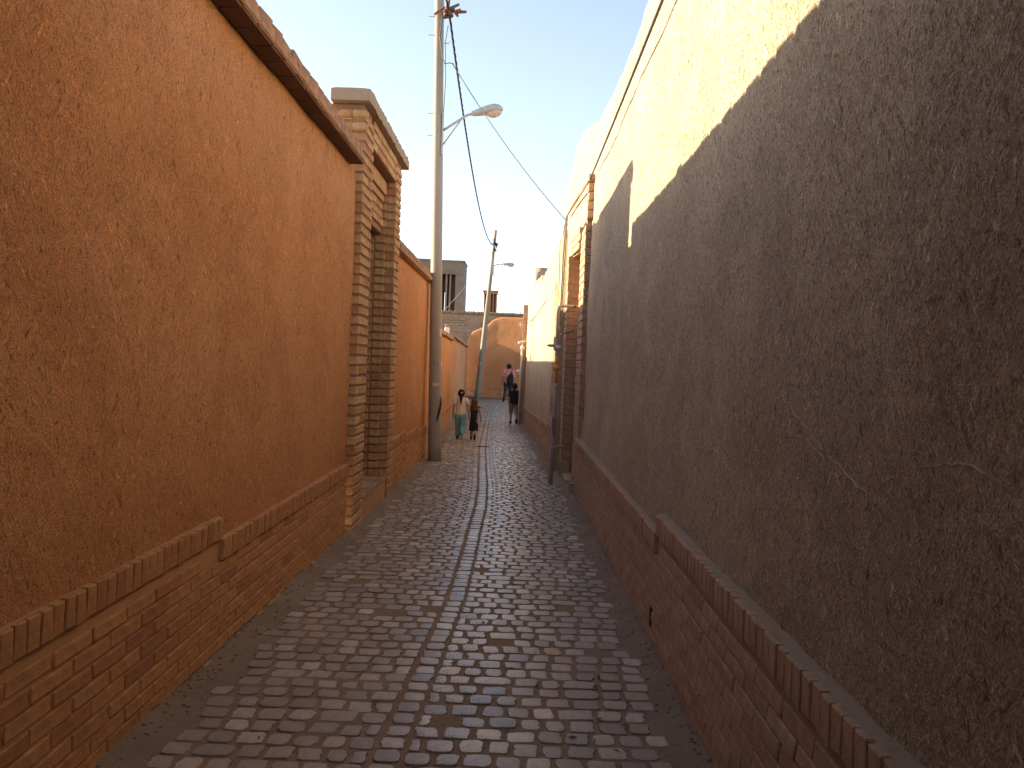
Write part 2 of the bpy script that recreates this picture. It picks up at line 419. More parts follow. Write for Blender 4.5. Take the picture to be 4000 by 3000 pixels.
def plinth(parent, path_x, secs, pitch, course, cop_h, cop_pitch, mat, mort, side, back=.16, proud=.015, y_first=None, buried=2):
    """Brick plinth with a header coping in stepped sections. side=+1: face looks to +x."""
    core = MB(); bricks = []; cops = []
    copm = MB()
    for (y0, y1, ztop) in secs:
        n = max(1, int((y1-y0)/.5))
        for i in range(n):
            a, b = y0+(y1-y0)*i/n, y0+(y1-y0)*(i+1)/n; xa, xb = path_x(a), path_x(b)
            zb = gz(b)-.12; zt = ztop-.012
            for (f0, f1, lo_, hi_) in ((.009, back, gz(b)-.12, ztop-cop_h+.004), (-proud+.006, back, ztop-cop_h+.003, ztop-.005)):
                A, B = (xa-side*f0, xa-side*f1), (xb-side*f0, xb-side*f1)
                core.add([(A[0], a, lo_), (B[0], b, lo_), (B[1], b, lo_), (A[1], a, lo_), (A[0], a, hi_), (B[0], b, hi_), (B[1], b, hi_), (A[1], a, hi_)],
                     [(0, 1, 5, 4), (1, 2, 6, 5), (2, 3, 7, 6), (3, 0, 4, 7), (4, 5, 6, 7), (3, 2, 1, 0)])
        # dust and plaster droppings banked on the ledge
        nn = max(2, int((y1-y0)/.03)) if y1 < 14 else max(2, int((y1-y0)/.2)); o = len(copm.v)
        for i in range(nn+1):
            yy = y0+(y1-y0)*i/nn; xx = path_x(yy)
            for k, (off, hh) in enumerate(((-proud+.016, -.006), (-proud+.026, .0005), (-proud+.045, .002), (-proud+.07, .006), (.12, .018))):
                copm.v.append((xx-side*(off+(.016*noise.noise((yy*11, k, 1.5)) if k < 4 else 0)), yy, ztop+hh+.003*noise.noise((yy*14, k*3, .5))))
        for i in range(nn):
            for k in range(4):
                q = (o+i*5+k, o+(i+1)*5+k, o+(i+1)*5+k+1, o+i*5+k+1); copm.f.append(q if side > 0 else q[::-1])
        # coping headers
        y = y0+cop_pitch/2+.004
        while y < y1-.01:
            x = path_x(y)
            cops.append(((x+side*(proud-.055)+J(.003), y+J(.002), ztop-cop_h/2+J(.002)), (.11, cop_pitch-.006+J(.002), cop_h), (J(.012), side*.02+J(.015), J(.012))))
            y += cop_pitch
    # courses run through below the stepped coping
    ya, yb = secs[0][0], secs[-1][1]; zref = secs[-1][2]-cop_h-.004
    for r in range(-6, 16):
        z = zref-course*(r+.5); y = ya-(pitch*.5 if r % 2 else 0)
        while y < yb-.02:
            a, b = max(y, ya), min(y+pitch, yb); ym = (a+b)/2
            zt = min([t for (p, q, t) in secs if p <= a < q]+[t for (p, q, t) in secs if p < b <= q])
            if b-a > .05 and z > gz(b)-course*1.1 and z+course*.5 < zt-cop_h+.008:
                bricks.append(((path_x(ym)-side*.05+J(.002), ym, z+J(.0015)), (.10, round(b-a-.008, 3), course-.0115), (J(.006), side*-.075+J(.025), J(.008))))
            y += pitch
    c = core.build('plinth', mort, parent)
    lay(bricks, mat, c, 'brick')
    lay(cops, mat, c, 'coping_brick', ch=.004)
    copm.build('ledge_dust', 'ledge_left' if side > 0 else 'ledge_right', parent, True)
    return c

# ================================================================== THE SETTING
ground = tag(MB().add([(-1500, -1500, -.42), (1500, -1500, -.42), (1500, 1500, -.42), (-1500, 1500, -.42)], [(0, 1, 2, 3)]).build('ground', 'earth'), kind='structure')

LX = -1.545
def RX(y): return lerp_tab([(-6, .86), (1.5, .855), (5, .845), (9.9, .80)], y)
def r2x(y): return lerp_tab([(9.9, .80), (11.6, .70), (12.2, .63), (14.2, .56), (17.2, .455), (19.9, .335), (24, .18)], y)
def left_limit(y): return lerp_tab([(13.4, -1.545), (17.8, -1.70), (24.7, -1.95), (38, -2.45)], y)
def right_limit(y): return RX(y) if y < 9.9 else (r2x(y) if y < 24 else lerp_tab([(24, .2), (25, 1.6), (40, 1.6)], y))

# alley bed: mud mortar that swells up against the walls
mb = MB(); ys = []; y = -6.0
while y < 40: ys.append(y); y += .5 if y < 1.5 else (.05 if y < 9 else (.12 if y < 20 else .4))
NX = 60
def bed_z(x, y):
    l, r = x-left_limit(y), right_limit(y)-x
    d = min(l, r); w = .15+.07*noise.noise((y*.8, 5 if l < r else 9, 0))+.05*noise.noise((y*4.5, 5 if l < r else 9, 3))
    if l < r and 7.2 < y < 9.4: d += .03
    sw = max(0, 1-max(d, 0)/w); swell = .05*sw**1.4*(1+.7*noise.noise((y*2.5, x*3, 2)))
    return gz(y)-.004+swell+.0062*noise.noise((x*3.3, y*3.3, 0))+.0025*noise.noise((x*17, y*17, 1))*(1+2*sw)
for y in ys:
    for i in range(NX+1):
        l, r = left_limit(y)-.15, right_limit(y)+.15
        if y > 38.2: l, r = -4, 2
        # finer near the two edges
        t = i/NX; x = l+(r-l)*t
        mb.v.append((x, y, bed_z(x, y)))
for a in range(len(ys)-1):
    for i in range(NX):
        p = a*(NX+1)+i; mb.f.append((p, p+1, p+NX+2, p+NX+1))
pavement = tag(mb.build('alley_pavement', 'bed', smooth=True), kind='structure')

SEAM_L = [(2, -.56), (3.0, -.537), (3.93, -.485), (5.29, -.42), (6.46, -.415), (7.54, -.42), (8.97, -.42), (10.5, -.468), (12.8, -.576), (15.8, -.713), (24, -.92), (40, -1.2)]
seam_l = lambda y: lerp_tab(SEAM_L, y)
seam_r = lambda y: seam_l(y)+.122
def paver_shape(w, d, rg, n=20):
    out = []; ex = rg.choice([4.5, 6, 8, 11, 14])
    sk = rg.uniform(-.14, .14)
    for k in range(n):
        t = 2*math.pi*(k+.5)/n; c, s = math.cos(t), math.sin(t)
        q = (abs(c)**ex+abs(s)**ex)**(-1/ex)
        x, y = c*q*w/2, s*q*d/2
        x += y*sk
        if abs(c) > .6 and rg.random() < .5: x -= math.copysign(rg.uniform(0, .008), x)      # chipped ends
        out.append((x+rg.uniform(-.0022, .0022), y+rg.uniform(-.002, .002)))
    return out
def paver_geo(w, d, rg, n=20):
    o = paver_shape(w, d, rg, n); v, f = [], []
    tx, ty = rg.uniform(-.03, .03), rg.uniform(-.03, .03); hz = rg.uniform(-.002, .003)
    for sc_, z in ((1.02, -.022), (1.0, .0005), (.965, .0032), (.6, .0042)):
        for x, y in o: v.append((x*sc_, y*sc_, z+hz+(x*tx+y*ty if z > 0 else 0)))
    v.append((0, 0, .0045+hz)); c = len(v)-1
    for r in range(3):
        for k in range(n):
            k2 = (k+1) % n; f.append((r*n+k, r*n+k2, (r+1)*n+k2, (r+1)*n+k))
    for k in range(n): f.append((3*n+k, 3*n+(k+1) % n, c))
    return v, f
rg = random.Random(3); near, far = [], []
y = 1.6; row = 0
while y < 37:
    d = .115+rg.uniform(-.005, .005)
    L, R = left_limit(y)+.10, right_limit(y)-.07
    def put(xm, yy, w, dd): (near if in_frame((xm, yy, gz(yy)), -5) else far).append((xm, yy, w, dd))
    def fld(x0, x1, first, dirn):
        x = x0; w = first
        while (x+w*dirn-x1)*dirn < 0:
            if rg.random() > .012: put(x+w*dirn/2, y+rg.uniform(-.006, .006)+.022*noise.noise(((x+w*dirn/2)*1.4, y*.6, 4)), w-rg.uniform(.015, .027), d-rg.uniform(.018, .029))
            x += w*dirn; w = rg.uniform(.106, .144) if rg.random() > .03 else rg.uniform(.18, .22)
    ph = (.128 if row % 2 else .072)
    fld(seam_r(y)+.001, R, ph+rg.uniform(-.006, .006), 1)
    fld(seam_l(y)-.008, L, (.085 if row % 2 else .13)+rg.uniform(-.012, .012), -1)
    put((seam_l(y)+seam_r(y))/2, y+.01, .106+rg.uniform(-.010, .004), d-.024)
    y += d; row += 1
near.sort(key=lambda p: p[1]); far += near[290:]; near = near[:290]
fm = MB()
for (x, y, w, d) in far:
    v, f = paver_geo(w, d, rg, 20 if y < 8 else 12); z = gz(y)-.001; a = rg.gauss(.012, .025)
    ca, sa = math.cos(a), math.sin(a)
    fm.add([(x+p[0]*ca-p[1]*sa, y+p[0]*sa+p[1]*ca, z+p[2]) for p in v], f)
tag(fm.build('paving_stones', 'paver_field', pavement, smooth=False), kind='stuff')
for (x, y, w, d) in near:
    v, f = paver_geo(w, d, rg); me = bpy.data.meshes.new('paving_stone'); me.from_pydata(v, [], f); me.materials.append(M['paver']); me.update()
    o = link('paving_stone', me, pavement, (x, y, gz(y)-.001)); o.rotation_euler = (0, 0, rg.gauss(.012, .03))
# loose mud crumbs along the wall feet
cm = MB(); rg = random.Random(11)
for _ in range(900):
    y = 2.2*(24/2.2)**rg.random(); s = rg.random() < .5
    x = left_limit(y)+abs(rg.gauss(0, .07)) if s else right_limit(y)-abs(rg.gauss(0, .06)); r = rg.uniform(.003, .011)
    cm.sphere((x, y, bed_z(x, y)+r*.3), (r, r*rg.uniform(.6, 1.5), r*rg.uniform(.4, .8)), 5, 4)
tag(cm.build('mud_crumbs', 'dust', pavement), kind='stuff')
lm_ = MB(); rg = random.Random(41)
for _ in range(60):
    y = 3.0*(16/3.0)**rg.random(); x = rg.uniform(left_limit(y)+.05, right_limit(y)-.05); a = rg.uniform(0, 6.28); L = rg.uniform(.008, .028)
    z = gz(y)+.008; c_, s_ = math.cos(a), math.sin(a); w = L*rg.uniform(.15, .5)
    lm_.add([(x-c_*L, y-s_*L, z), (x-s_*w, y+c_*w, z+.004), (x+c_*L, y+s_*L, z+.002), (x+s_*w, y-c_*w, z+.003), (x, y, z+.009)], [(0, 1, 4), (1, 2, 4), (2, 3, 4), (3, 0, 4), (3, 2, 1, 0)])
tag(lm_.build('leaf_litter', 'litter', pavement), kind='stuff')
# iron bar of the little drain grate across the channel, and the kerb at the far end
MB().box(-.78, -.52, 15.75, 15.80, gz(15.8)+.008, gz(15.8)+.02).build('drain_bar', 'cable', pavement)
kb = MB(); 
for i in range(24):
    x0, x1 = -2.5+i*.13, -2.5+(i+1)*.13-.01; yk = 37.35-(x0+2.5)*.25
    kb.box(x0, x1, yk, yk+.9, -.3, -.12+J(.012))
tag(kb.build('kerb', 'dust', None), kind='structure')

# ================================================================== LEFT WALL, near
wall = thing('mud_wall', 'tall orange straw-mud wall with brick plinth and jutting brick cornice, left foreground', 'wall')
def left_push(y, z): return 0
wall_sheet('plaster', [(-1.562, -6), (-1.562, 1.5)], lambda y: -.1, lambda y: 3.34, 'plaster_left', wall, 1, .35, .3, .3, .008)
wall_sheet('plaster', [(-1.562, 1.5), (-1.562, 7.16)], lambda y: .63 if y < 4.04 else .51, lambda y: 3.34, 'plaster_left', wall, 1, .35, .035, .035, .011, seed=4)
plinth(wall, lambda y: LX, [(-6, 1.4, .84), (1.4, 4.065, .722), (4.065, 7.13, .60)], .249, .07, .115, .068, 'brick_red', 'mortar_left', 1)
straw_part(wall, lambda y, z: -1.562+relief(-1.562, y, z, .011, 4), 1.9, 7.1, .7, 3.3, 9000, 1, 5)
cor = MB().box(-1.93, -1.475, -6, 6.98, 3.345, 3.475).build('cornice', 'mortar_left', wall)
sp = []; y = -.1
while y < 6.9:
    L = min(.235, 6.99-y-.008); sp.append(((-1.53+J(.004), y+L/2, 3.381+J(.002)), (.20, round(L-.008, 2), .078), (J(.008), J(.02), J(.006)))); y += .235
y = -.2
while y < 6.9:
    L = min(.20, 6.97-y-.008); sp.append(((-1.558+J(.007), y+L/2, 3.458+J(.005)), (.20, round(L-.008, 2), .078), (J(.02), .04+J(.03), J(.015)))); y += .2
lay(sp, 'brick_cornice', cor, 'cornice_brick', ch=.012)
mb = MB(); n = 260
for i in range(n+1):
    y = -5.9+12.85*i/n
    h = .045+.05*fbm(y*1.1, 3, 7, 4)+(.05 if 5.15 < y < 5.3 else 0)
    for x, k in ((-1.53, 0), (-1.60, .7), (-1.72, 1), (-1.93, .5)): mb.v.append((x+.01*noise.noise((y*8, x, 2)), y, 3.47+max(.006, h)*k+.012*k*noise.noise((y*13, x*9, 1))))
for i in range(n):
    for k in range(3): mb.f.append((i*4+k, (i+1)*4+k, (i+1)*4+k+1, i*4+k+1))
mb.f += [(0, 1, 2, 3), (n*4+3, n*4+2, n*4+1, n*4)]
mb.build('mud_ridge', 'plaster_left', wall, True)
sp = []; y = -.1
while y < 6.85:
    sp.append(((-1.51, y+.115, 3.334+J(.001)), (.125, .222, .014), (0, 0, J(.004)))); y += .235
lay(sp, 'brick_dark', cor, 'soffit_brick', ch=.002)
# peeling mud skirt flakes along the plinth foot
fl = MB(); rg = random.Random(21)
for _ in range(26):
    y = rg.uniform(2.6, 6.6); z = gz(y)+rg.uniform(.005, .03); x = LX+.012; n = 7
    pts = [(x+rg.uniform(0, .008), y+math.cos(k/n*6.28)*rg.uniform(.02, .07), z+math.sin(k/n*6.28)*rg.uniform(.008, .022)) for k in range(n)]
    fl.add(pts+[(p[0]-.015, p[1], p[2]) for p in pts], [tuple(range(n))]+[(k, (k+1) % n, (k+1) % n+n, k+n) for k in range(n)])
tag(fl.build('mud_flakes', 'mortar_left', wall), kind='stuff')

# ================================================================== LEFT GATEWAY
gate = thing('brick_gateway', 'buff brick gateway with deep stepped recess and concrete slab on top', 'gateway')
CH = .095; BH = .069
FXP = -1.50
# cores (recessed mortar)
core = MB()
core.box(-2.0, FXP-.012, 7.215, 7.645, -.3, 3.95)
core.box(-2.0, FXP-.012, 9.125, 9.485, -.3, 3.95)
core.box(-2.0, -1.622, 7.60, 7.70, -.3, 3.66); core.box(-2.0, -1.622, 9.065, 9.20, -.3, 3.66)
core.box(-1.95, FXP-.012, 7.60, 9.2, 3.672, 3.95)
core.box(-1.95, -1.672, 7.60, 9.2, 3.05, 3.66)
gc = core.build('mortar_core', 'mortar_dark', gate)
specs = []
nC = int((3.95+.1)/CH)
def zc(i): return -.10+CH*(i+.5)
for i in range(nC):
    z = zc(i)
    # near pilaster front: 7.20..7.66
    cuts = [(7.205, 7.43), (7.435, 7.66)] if i % 2 else [(7.205, 7.31), (7.315, 7.545), (7.55, 7.66)]
    for a, b in cuts: specs.append(((FXP-.06+J(.002), (a+b)/2, z), (.12, round(b-a-.006, 3), BH), (0, J(.01), J(.006))))
    specs.append(((-1.685+J(.003), 7.265, z), (.13, .12, BH), (0, 0, J(.01))))
    # returns above the wall and behind
    if z > 3.2: specs.append(((-1.82, 7.265+J(.002), z), (.13, .12, BH), (0, 0, J(.01))))
    # far pilaster
    cuts = [(9.115, 9.30), (9.305, 9.495)] if i % 2 else [(9.115, 9.21), (9.215, 9.40), (9.405, 9.495)]
    for a, b in cuts: specs.append(((FXP-.055+J(.002), (a+b)/2, z), (.11, round(b-a-.006, 3), BH), (0, J(.01), J(.006))))
    if z > .19 and z < 3.62:
        specs.append(((-1.665+J(.002), 9.115, z), (.115, .13, BH), (0, 0, J(.012))))
        specs.append(((-1.79+J(.003), 9.12, z), (.115, .12, BH), (0, 0, J(.012))))
lay(specs, 'brick_buff', gc, 'brick', 330)
beam = MB().box(-1.70, FXP-.014, 7.66, 9.115, 3.669, 3.945).build('lintel', 'mortar_dark', gate)
specs = []
for r in range(3):
    z = 3.665+.048+r*.094; y = 7.665-(.11 if r % 2 else 0)
    while y < 9.10:
        a, b = max(y, 7.665), min(y+.225, 9.11)
        if b-a > .04: specs.append(((FXP-.06+J(.002), (a+b)/2, z), (.12, round(b-a-.010, 2), .078), (0, J(.01), 0)))
        y += .225
lay(specs, 'brick_buff', beam, 'brick')
panel = MB().box(-1.80, -1.655, 7.70, 9.06, 3.06, 3.655).build('panel', 'mortar_dark', gate)
specs = []; y = 7.705
while y < 9.03:                       # soldier course
    specs.append(((-1.64, y+.034, 3.575+J(.002)), (.07, .058, .15), (0, 0, J(.01)))); y += .068
for r in range(4):
    z = 3.455-r*.095; y = 7.71-(.1 if r % 2 else 0)
    while y < 9.03:
        a, b = max(y, 7.71), min(y+.21, 9.045)
        if b-a > .04: specs.append(((-1.675, (a+b)/2, z), (.06+(.03 if r in (0, 3) else 0), round(b-a-.012, 2), .075), (0, 0, 0)))
        y += .21
lay(specs, 'brick_buff', panel, 'brick')
rolls = MB().box(-1.78, FXP-.02, 7.22, 7.4, 3.66, 3.95).build('roll_moulding', 'mortar_dark', gate)
for z in (3.86, 3.74):
    for x in (-1.555, -1.675):
        o = link('rounded_brick', None, rolls) if False else MB().tube([(x-.057, 7.235, z), (x-.05, 7.225, z), (x+.05, 7.225, z), (x+.056, 7.235, z)], [.034, .047, .047, .036], 12).build('rounded_brick', 'brick_buff', rolls, True)
# capping slab: rough cast concrete
mb = MB(); ny, nx = 44, 8
for k, (zt) in enumerate((4.075, 3.955)):
    for j in range(ny+1):
        for i in range(nx+1):
            x = -1.80+.36*i/nx; y = 7.11+2.55*j/ny
            e = fbm(x*9, y*9, k*5, 3)
            if i in (0, nx): x += e*.012
            if j in (0, ny): y += e*.014
            mb.v.append((x, y, zt+e*.007-(.008*((i == 0)+(i == nx)+(j == 0)+(j == ny)) if k == 0 else 0)))
W = nx+1; O = (ny+1)*W
for j in range(ny):
    for i in range(nx):
        p = j*W+i; mb.f += [(p, p+1, p+W+1, p+W), (O+p, O+p+W, O+p+W+1, O+p+1)]
for j in range(ny):
    for i in (0, nx):
        p = j*W+i; q = (p, p+W, O+p+W, O+p); mb.f.append(q if i == 0 else q[::-1])
for i in range(nx):
    for j in (0, ny):
        p = j*W+i; q = (p, O+p, O+p+1, p+1); mb.f.append(q if j == 0 else q[::-1])
mb.build('capping_slab', 'slab', gate)
sill = MB().box(-2.0, FXP-.02, 7.60, 9.15, -.2, .175).build('threshold', 'mortar_left', gate)
specs = []; y = 7.67
while y < 9.10:
    specs.append(((-1.66, y+.035, .172+J(.002)), (.30, .060, .05), (0, 0, J(.008)))); y += .07
lay(specs, 'brick_tan', sill, 'sill_brick')
dr = MB().box(-1.90, -1.86, 7.72, 9.05, .19, 3.04).build('door', 'wood', gate)
for k in range(5): MB().box(-1.857, -1.845, 7.76+k*.26, 7.98+k*.26, .25, 2.98).build('door_plank', 'wood', dr)
MB().tube([(-1.84, 8.35, 1.15), (-1.80, 8.35, 1.15), (-1.80, 8.35, 1.3), (-1.84, 8.35, 1.3)], .008, 6).build('door_handle', 'galv', dr)
MB().box(-1.86, -1.765, 9.005, 9.058, 1.05, 3.03).build('door_frame', 'frame_pink', gate)
MB().box(-1.86, -1.765, 7.702, 7.755, 1.05, 3.03).build('door_frame', 'frame_pink', gate)

hs_ = thing('mud_house', 'low mud-plastered vestibule behind the left brick gateway', 'house')
wall_sheet('plaster', [(-2.1, 8.3), (-2.1, 10.65)], lambda y: 0, lambda y: lerp_tab([(8.3, 4.14), (9.4, 4.14), (10.65, 4.28)], y), 'plaster_left', hs_, 1, 2.5, .15, .15, .03, seed=71, top_jit=.10)
# ================================================================== LEFT WALL behind the gateway
wallb = thing('mud_wall', 'lower orange mud wall with stepped brick plinth between gateway and concrete pole', 'wall')
wall_sheet('plaster', [(-1.565, 9.50), (-1.565, 13.5)], lambda y: -.2, lambda y: 2.93, 'plaster_left', wallb, 1, .35, .06, .06, .009, seed=9)
plinth(wallb, lambda y: LX, [(9.50, 10.9, .575), (10.9, 12.25, .52), (12.25, 13.45, .46)], .249, .07, .115, .068, 'brick_red', 'mortar_left', 1)
cor = MB().box(-1.90, -1.515, 9.51, 13.5, 2.932, 3.05).build('cornice', 'mortar_left', wallb)
sp = []; y = 9.52
while y < 13.3:
    sp.append(((-1.57, y+.1, 2.975+J(.003)), (.17, .19, .075), (0, J(.02), J(.01)))); sp.append(((-1.59, y+.12, 3.05+J(.004)), (.17, .18, .06), (0, J(.03), J(.01)))); y += .2
lay(sp, 'brick_cornice', cor, 'cornice_brick', ch=.010)
straw_part(wallb, lambda y, z: -1.565+relief(-1.565, y, z, .009, 9), 9.6, 13.4, .6, 2.9, 2500, 1, 6)

# far left wall, bounced-light orange
wallc = thing('mud_wall', 'low orange mud wall beyond the near pole, running to the end of the alley', 'wall')
pc = [(-1.60, 13.52), (-1.73, 17.8), (-1.98, 24.7), (-2.5, 38.2)]
wall_sheet('plaster', pc, lambda y: -.3, lambda y: lerp_tab([(13, 2.16), (22, 2.16), (22.1, 2.27), (40, 2.27)], y), 'plaster_left', wallc, 1, .3, .2, .12, .012, seed=12)
plinth(wallc, lambda y: lerp_tab([(b, a+.03) for a, b in pc], y), [(13.6, 20, .42), (20, 26, .36), (26, 32, .33), (32, 38, .33)], .249, .07, .115, .068, 'brick_red', 'mortar_left', 1)
cc = MB()
cor = MB().add([(-1.95, 13.55, 2.165), (-1.58, 13.55, 2.165), (-1.87, 22, 2.165), (-2.3, 22, 2.165), (-1.95, 13.55, 2.20), (-1.58, 13.55, 2.20), (-1.87, 22, 2.20), (-2.3, 22, 2.20)],
     [(3, 2, 1, 0), (4, 5, 6, 7), (0, 1, 5, 4), (1, 2, 6, 5), (2, 3, 7, 6), (3, 0, 4, 7)]).build('cornice', 'mortar_left', wallc)
sp = []; y = 13.6
while y < 38:
    xx = lerp_tab([(b, a) for a, b in pc], y); zt = 2.20 if y < 22 else 2.31
    sp.append(((xx-.03+J(.01), y+.1, zt), (.20, .19, .06), (0, J(.03), J(.02)))); sp.append(((xx-.06+J(.015), y+.08, zt+.055), (.20, .18, .05), (0, J(.04), J(.02)))); y += .2
lay(sp, 'brick_cornice', cor, 'cornice_brick', ch=.008)
# pale bricks stacked on that wall
for k, (dy, dz_) in enumerate([(0, 0), (.12, 0), (.25, 0), (.06, .11)]):
    o = link('loose_brick', brick_mesh(.10, .09, .22 if k < 3 else .08, 'white' if k != 3 else 'brick_tan', .006), None, (-1.90, 20.4+dy, 2.25+(.11 if k < 3 else .27))); o.rotation_euler = (J(.1), J(.08), J(.2))
    tag(o, ['pale brick stood on end on the low orange wall, nearest the pole', 'pale upright brick in the middle of the row on the low orange wall', 'pale upright brick at the far end of the row on the low orange wall', 'tan brick lying flat on top of the pale upright bricks'][k], 'brick', 'loose bricks on the far left wall')

# ================================================================== END OF THE ALLEY
endw = thing('mud_wall', 'orange mud wall closing the end of the alley behind the far pole', 'wall')
wall_sheet('plaster', [(-2.62, 38.80), (-1.0, 38.46), (-.7, 38.38), (2.4, 37.45)], lambda y: -.4, lambda y: 4.0, 'plaster_far', endw, 1, .4, .08, .10, .012, seed=31, top_jit=.03,
           ztop=lambda x: lerp_tab([(-2.62, 2.4), (-2.5, 2.75), (-2.29, 3.09), (-1.58, 3.42), (-1.33, 3.66), (-1.1, 3.80), (-.9, 3.86), (2.4, 3.84)], x))
mb = MB()
for (xa, ya), (xb, yb) in (((-2.6, 38.78), (-.85, 38.41)), ((-.85, 38.41), (2.3, 37.47))):
    for r in range(9):
        n = int((xb-xa)/.26)
        for i in range(n):
            t0, t1 = (i+(r % 2)*.5)/n, min(1, (i+1+(r % 2)*.5)/n)-.04/n
            if t1 > t0: mb.add([(xa+(xb-xa)*t0, ya+(yb-ya)*t0-.03, -.25+r*.075), (xa+(xb-xa)*t1, ya+(yb-ya)*t1-.03, -.25+r*.075), (xa+(xb-xa)*t1, ya+(yb-ya)*t1-.024, -.187+r*.075), (xa+(xb-xa)*t0, ya+(yb-ya)*t0-.024, -.187+r*.075),
                 (xa+(xb-xa)*t0, ya+(yb-ya)*t0+.1, -.25+r*.075), (xa+(xb-xa)*t1, ya+(yb-ya)*t1+.1, -.25+r*.075), (xa+(xb-xa)*t1, ya+(yb-ya)*t1+.1, -.187+r*.075), (xa+(xb-xa)*t0, ya+(yb-ya)*t0+.1, -.187+r*.075)],
                 [(0, 1, 2, 3), (3, 2, 6, 7), (4, 5, 1, 0), (0, 3, 7, 4), (1, 5, 6, 2)])
tag(mb.build('brickwork', 'brick_red_field', endw), kind='stuff')
oldw = thing('adobe_wall', 'old grey-brown mud-brick wall with drip-stained top at the alley end', 'wall')
wo = wall_sheet('adobe_face', [(-7.5, 39.5), (-3, 39.5), (2.4, 39.4)], lambda y: -.4, lambda y: 4.12, 'adobe', oldw, 1, .5, .12, .12, .04, seed=44, top_jit=.07)
sp = []
for r in range(22):
    x = -4.6-(.14 if r % 2 else 0)
    while x < 0:
        yy = 39.5
        if random.random() > .12: sp.append(((x+.13, yy+.045+J(.015), .9+r*.135+J(.012)), (.26+J(.03), .16, .10+J(.015)), (J(.03), J(.03), J(.03))))
        x += .29
lay(sp, 'brick_adobe', wo, 'mud_brick', 290, .012)
sp = []; x = -5.2
while x < 2.2:
    yy = 39.45; sp.append(((x, yy, 4.09+J(.02)), (.10, .26, .13), (J(.06), J(.05), J(.05)))); x += .125
lay(sp, 'brick_adobe', wo, 'coping_brick', 290, .012)

tower = thing('wind_tower', 'large grey-brown wind tower with tall open shafts rising behind the left wall', 'tower')
TY = 60
b = MB().box(-9.15, -6.45, TY, TY+3.2, -.3, 9.45).box(-5.05, -4.40, TY, TY+3.2, -.3, 9.3).box(-6.449, -5.051, TY+.012, TY+3.2, 8.35, 9.32).box(-6.449, -5.051, TY+2.2, TY+3.2, -.3, 5.6).box(-6.449, -5.051, TY+.01, TY+3.2, -.3, 5.2)
b.build('shaft_wall', 'tower', tower)
for x in (-6.2, -5.75, -5.45): MB().box(x-.07, x+.07, TY+.05, TY+2.9, 5.2, 8.36).build('fin', 'tower', tower)
MB().box(-6.45, -5.05, TY+1.2, TY+1.4, 7.0, 8.34).build('shaft_panel', 'tower', tower)
MB().box(-5.68, -5.05, TY+.9, TY+1.1, 5.2, 8.34).build('shaft_panel', 'mortar_dark', tower)
MB().box(-6.52, -4.98, TY-.12, TY+.011, 8.30, 8.42).build('moulding', 'tower', tower)
MB().box(-9.2, -4.35, TY-.06, TY+3.26, 9.28, 9.40).build('capping', 'tower', tower)
small = thing('wind_tower', 'small tan wind tower with narrow dark vents behind the far pole', 'tower')
SY = 70
MB().box(-3.28, -2.04, SY+.15, SY+1.3, -.3, 6.15).build('shaft_wall', 'plaster_far', small)
MB().box(-3.22, -2.10, SY+.6, SY+.7, 6.15, 7.8).build('vent_back', 'mortar_dark', small)
for k in range(5): x = -3.2+k*.27; MB().box(x-.045, x+.045, SY+.15, SY+1.25, 6.15, 7.8).build('fin', 'plaster_far', small)
MB().box(-3.30, -2.02, SY+.1, SY+1.35, 7.8, 8.0).build('capping', 'plaster_far', small)
MB().box(-3.36, -1.97, SY+.04, SY+1.4, 8.0, 8.1).build('capping', 'plaster_far', small)
MB().tube([(-3.9, SY+.7, 7.05), (-1.7, SY+.7, 6.75)], .03, 6).build('pole_beam', 'wood', small)

# ================================================================== RIGHT WALL, near
rwall = thing('mud_wall', 'very tall brown straw-mud wall with cracks, right side of the alley', 'wall')
def rpx(y): return lerp_tab([(-6, .945), (1.5, .935), (5, .93), (9.9, .915), (11.4, .80), (12.7, .675)], y)
def rtop(y): return lerp_tab([(-6, 4.7), (0, 4.62), (4, 4.58), (6.2, 4.52), (6.5, 4.47), (7.2, 4.46), (8.8, 4.60), (9.8, 4.66), (10.4, 4.85), (11.3, 4.98), (11.8, 4.92), (12.25, 4.5), (12.6, 4.0), (12.75, 3.7)], y)
def rpush(y, z):
    f = max(0, min(1, (1.35-z)/.75)); return -.055*f*f if y < 9.9 else 0
def rwall_x(y, z): return rpx(y)+rpush(y, z)
wall_sheet('plaster', [(rpx(y), y) for y in (-6, -2, 1)], lambda y: -.2, rtop, 'plaster_right', rwall, -1, .4, .3, .3, .008)
wall_sheet('plaster', [(rpx(y), y) for y in (1, 1.5, 3, 5, 8, 10.06)], lambda y: .3, rtop, 'plaster_right', rwall, -1, .4, .035, .035, .011, push=rpush, seed=17, top_jit=.03)
wall_sheet('plaster', [(rpx(y), y) for y in (10.061, 10.5, 11.4, 12.0, 12.75)], lambda y: 3.22, rtop, 'plaster_right', rwall, -1, .4, .06, .06, .014, seed=17, top_jit=.03, push=lambda y, z: -.10*max(0, min(1, (y-10.2)*4))*0)
plinth(rwall, RX, [(-6, 1.0, .88), (1.0, 4.425, .760), (4.425, 9.98, .650)], .249, .07, .115, .068, 'brick_tan', 'mortar_right', -1, back=.14)
straw_part(rwall, lambda y, z: rwall_x(y, z)-relief(rpx(y), y, z, .011, 17), 1.3, 9.9, .75, 4.4, 42000, -1, 8)
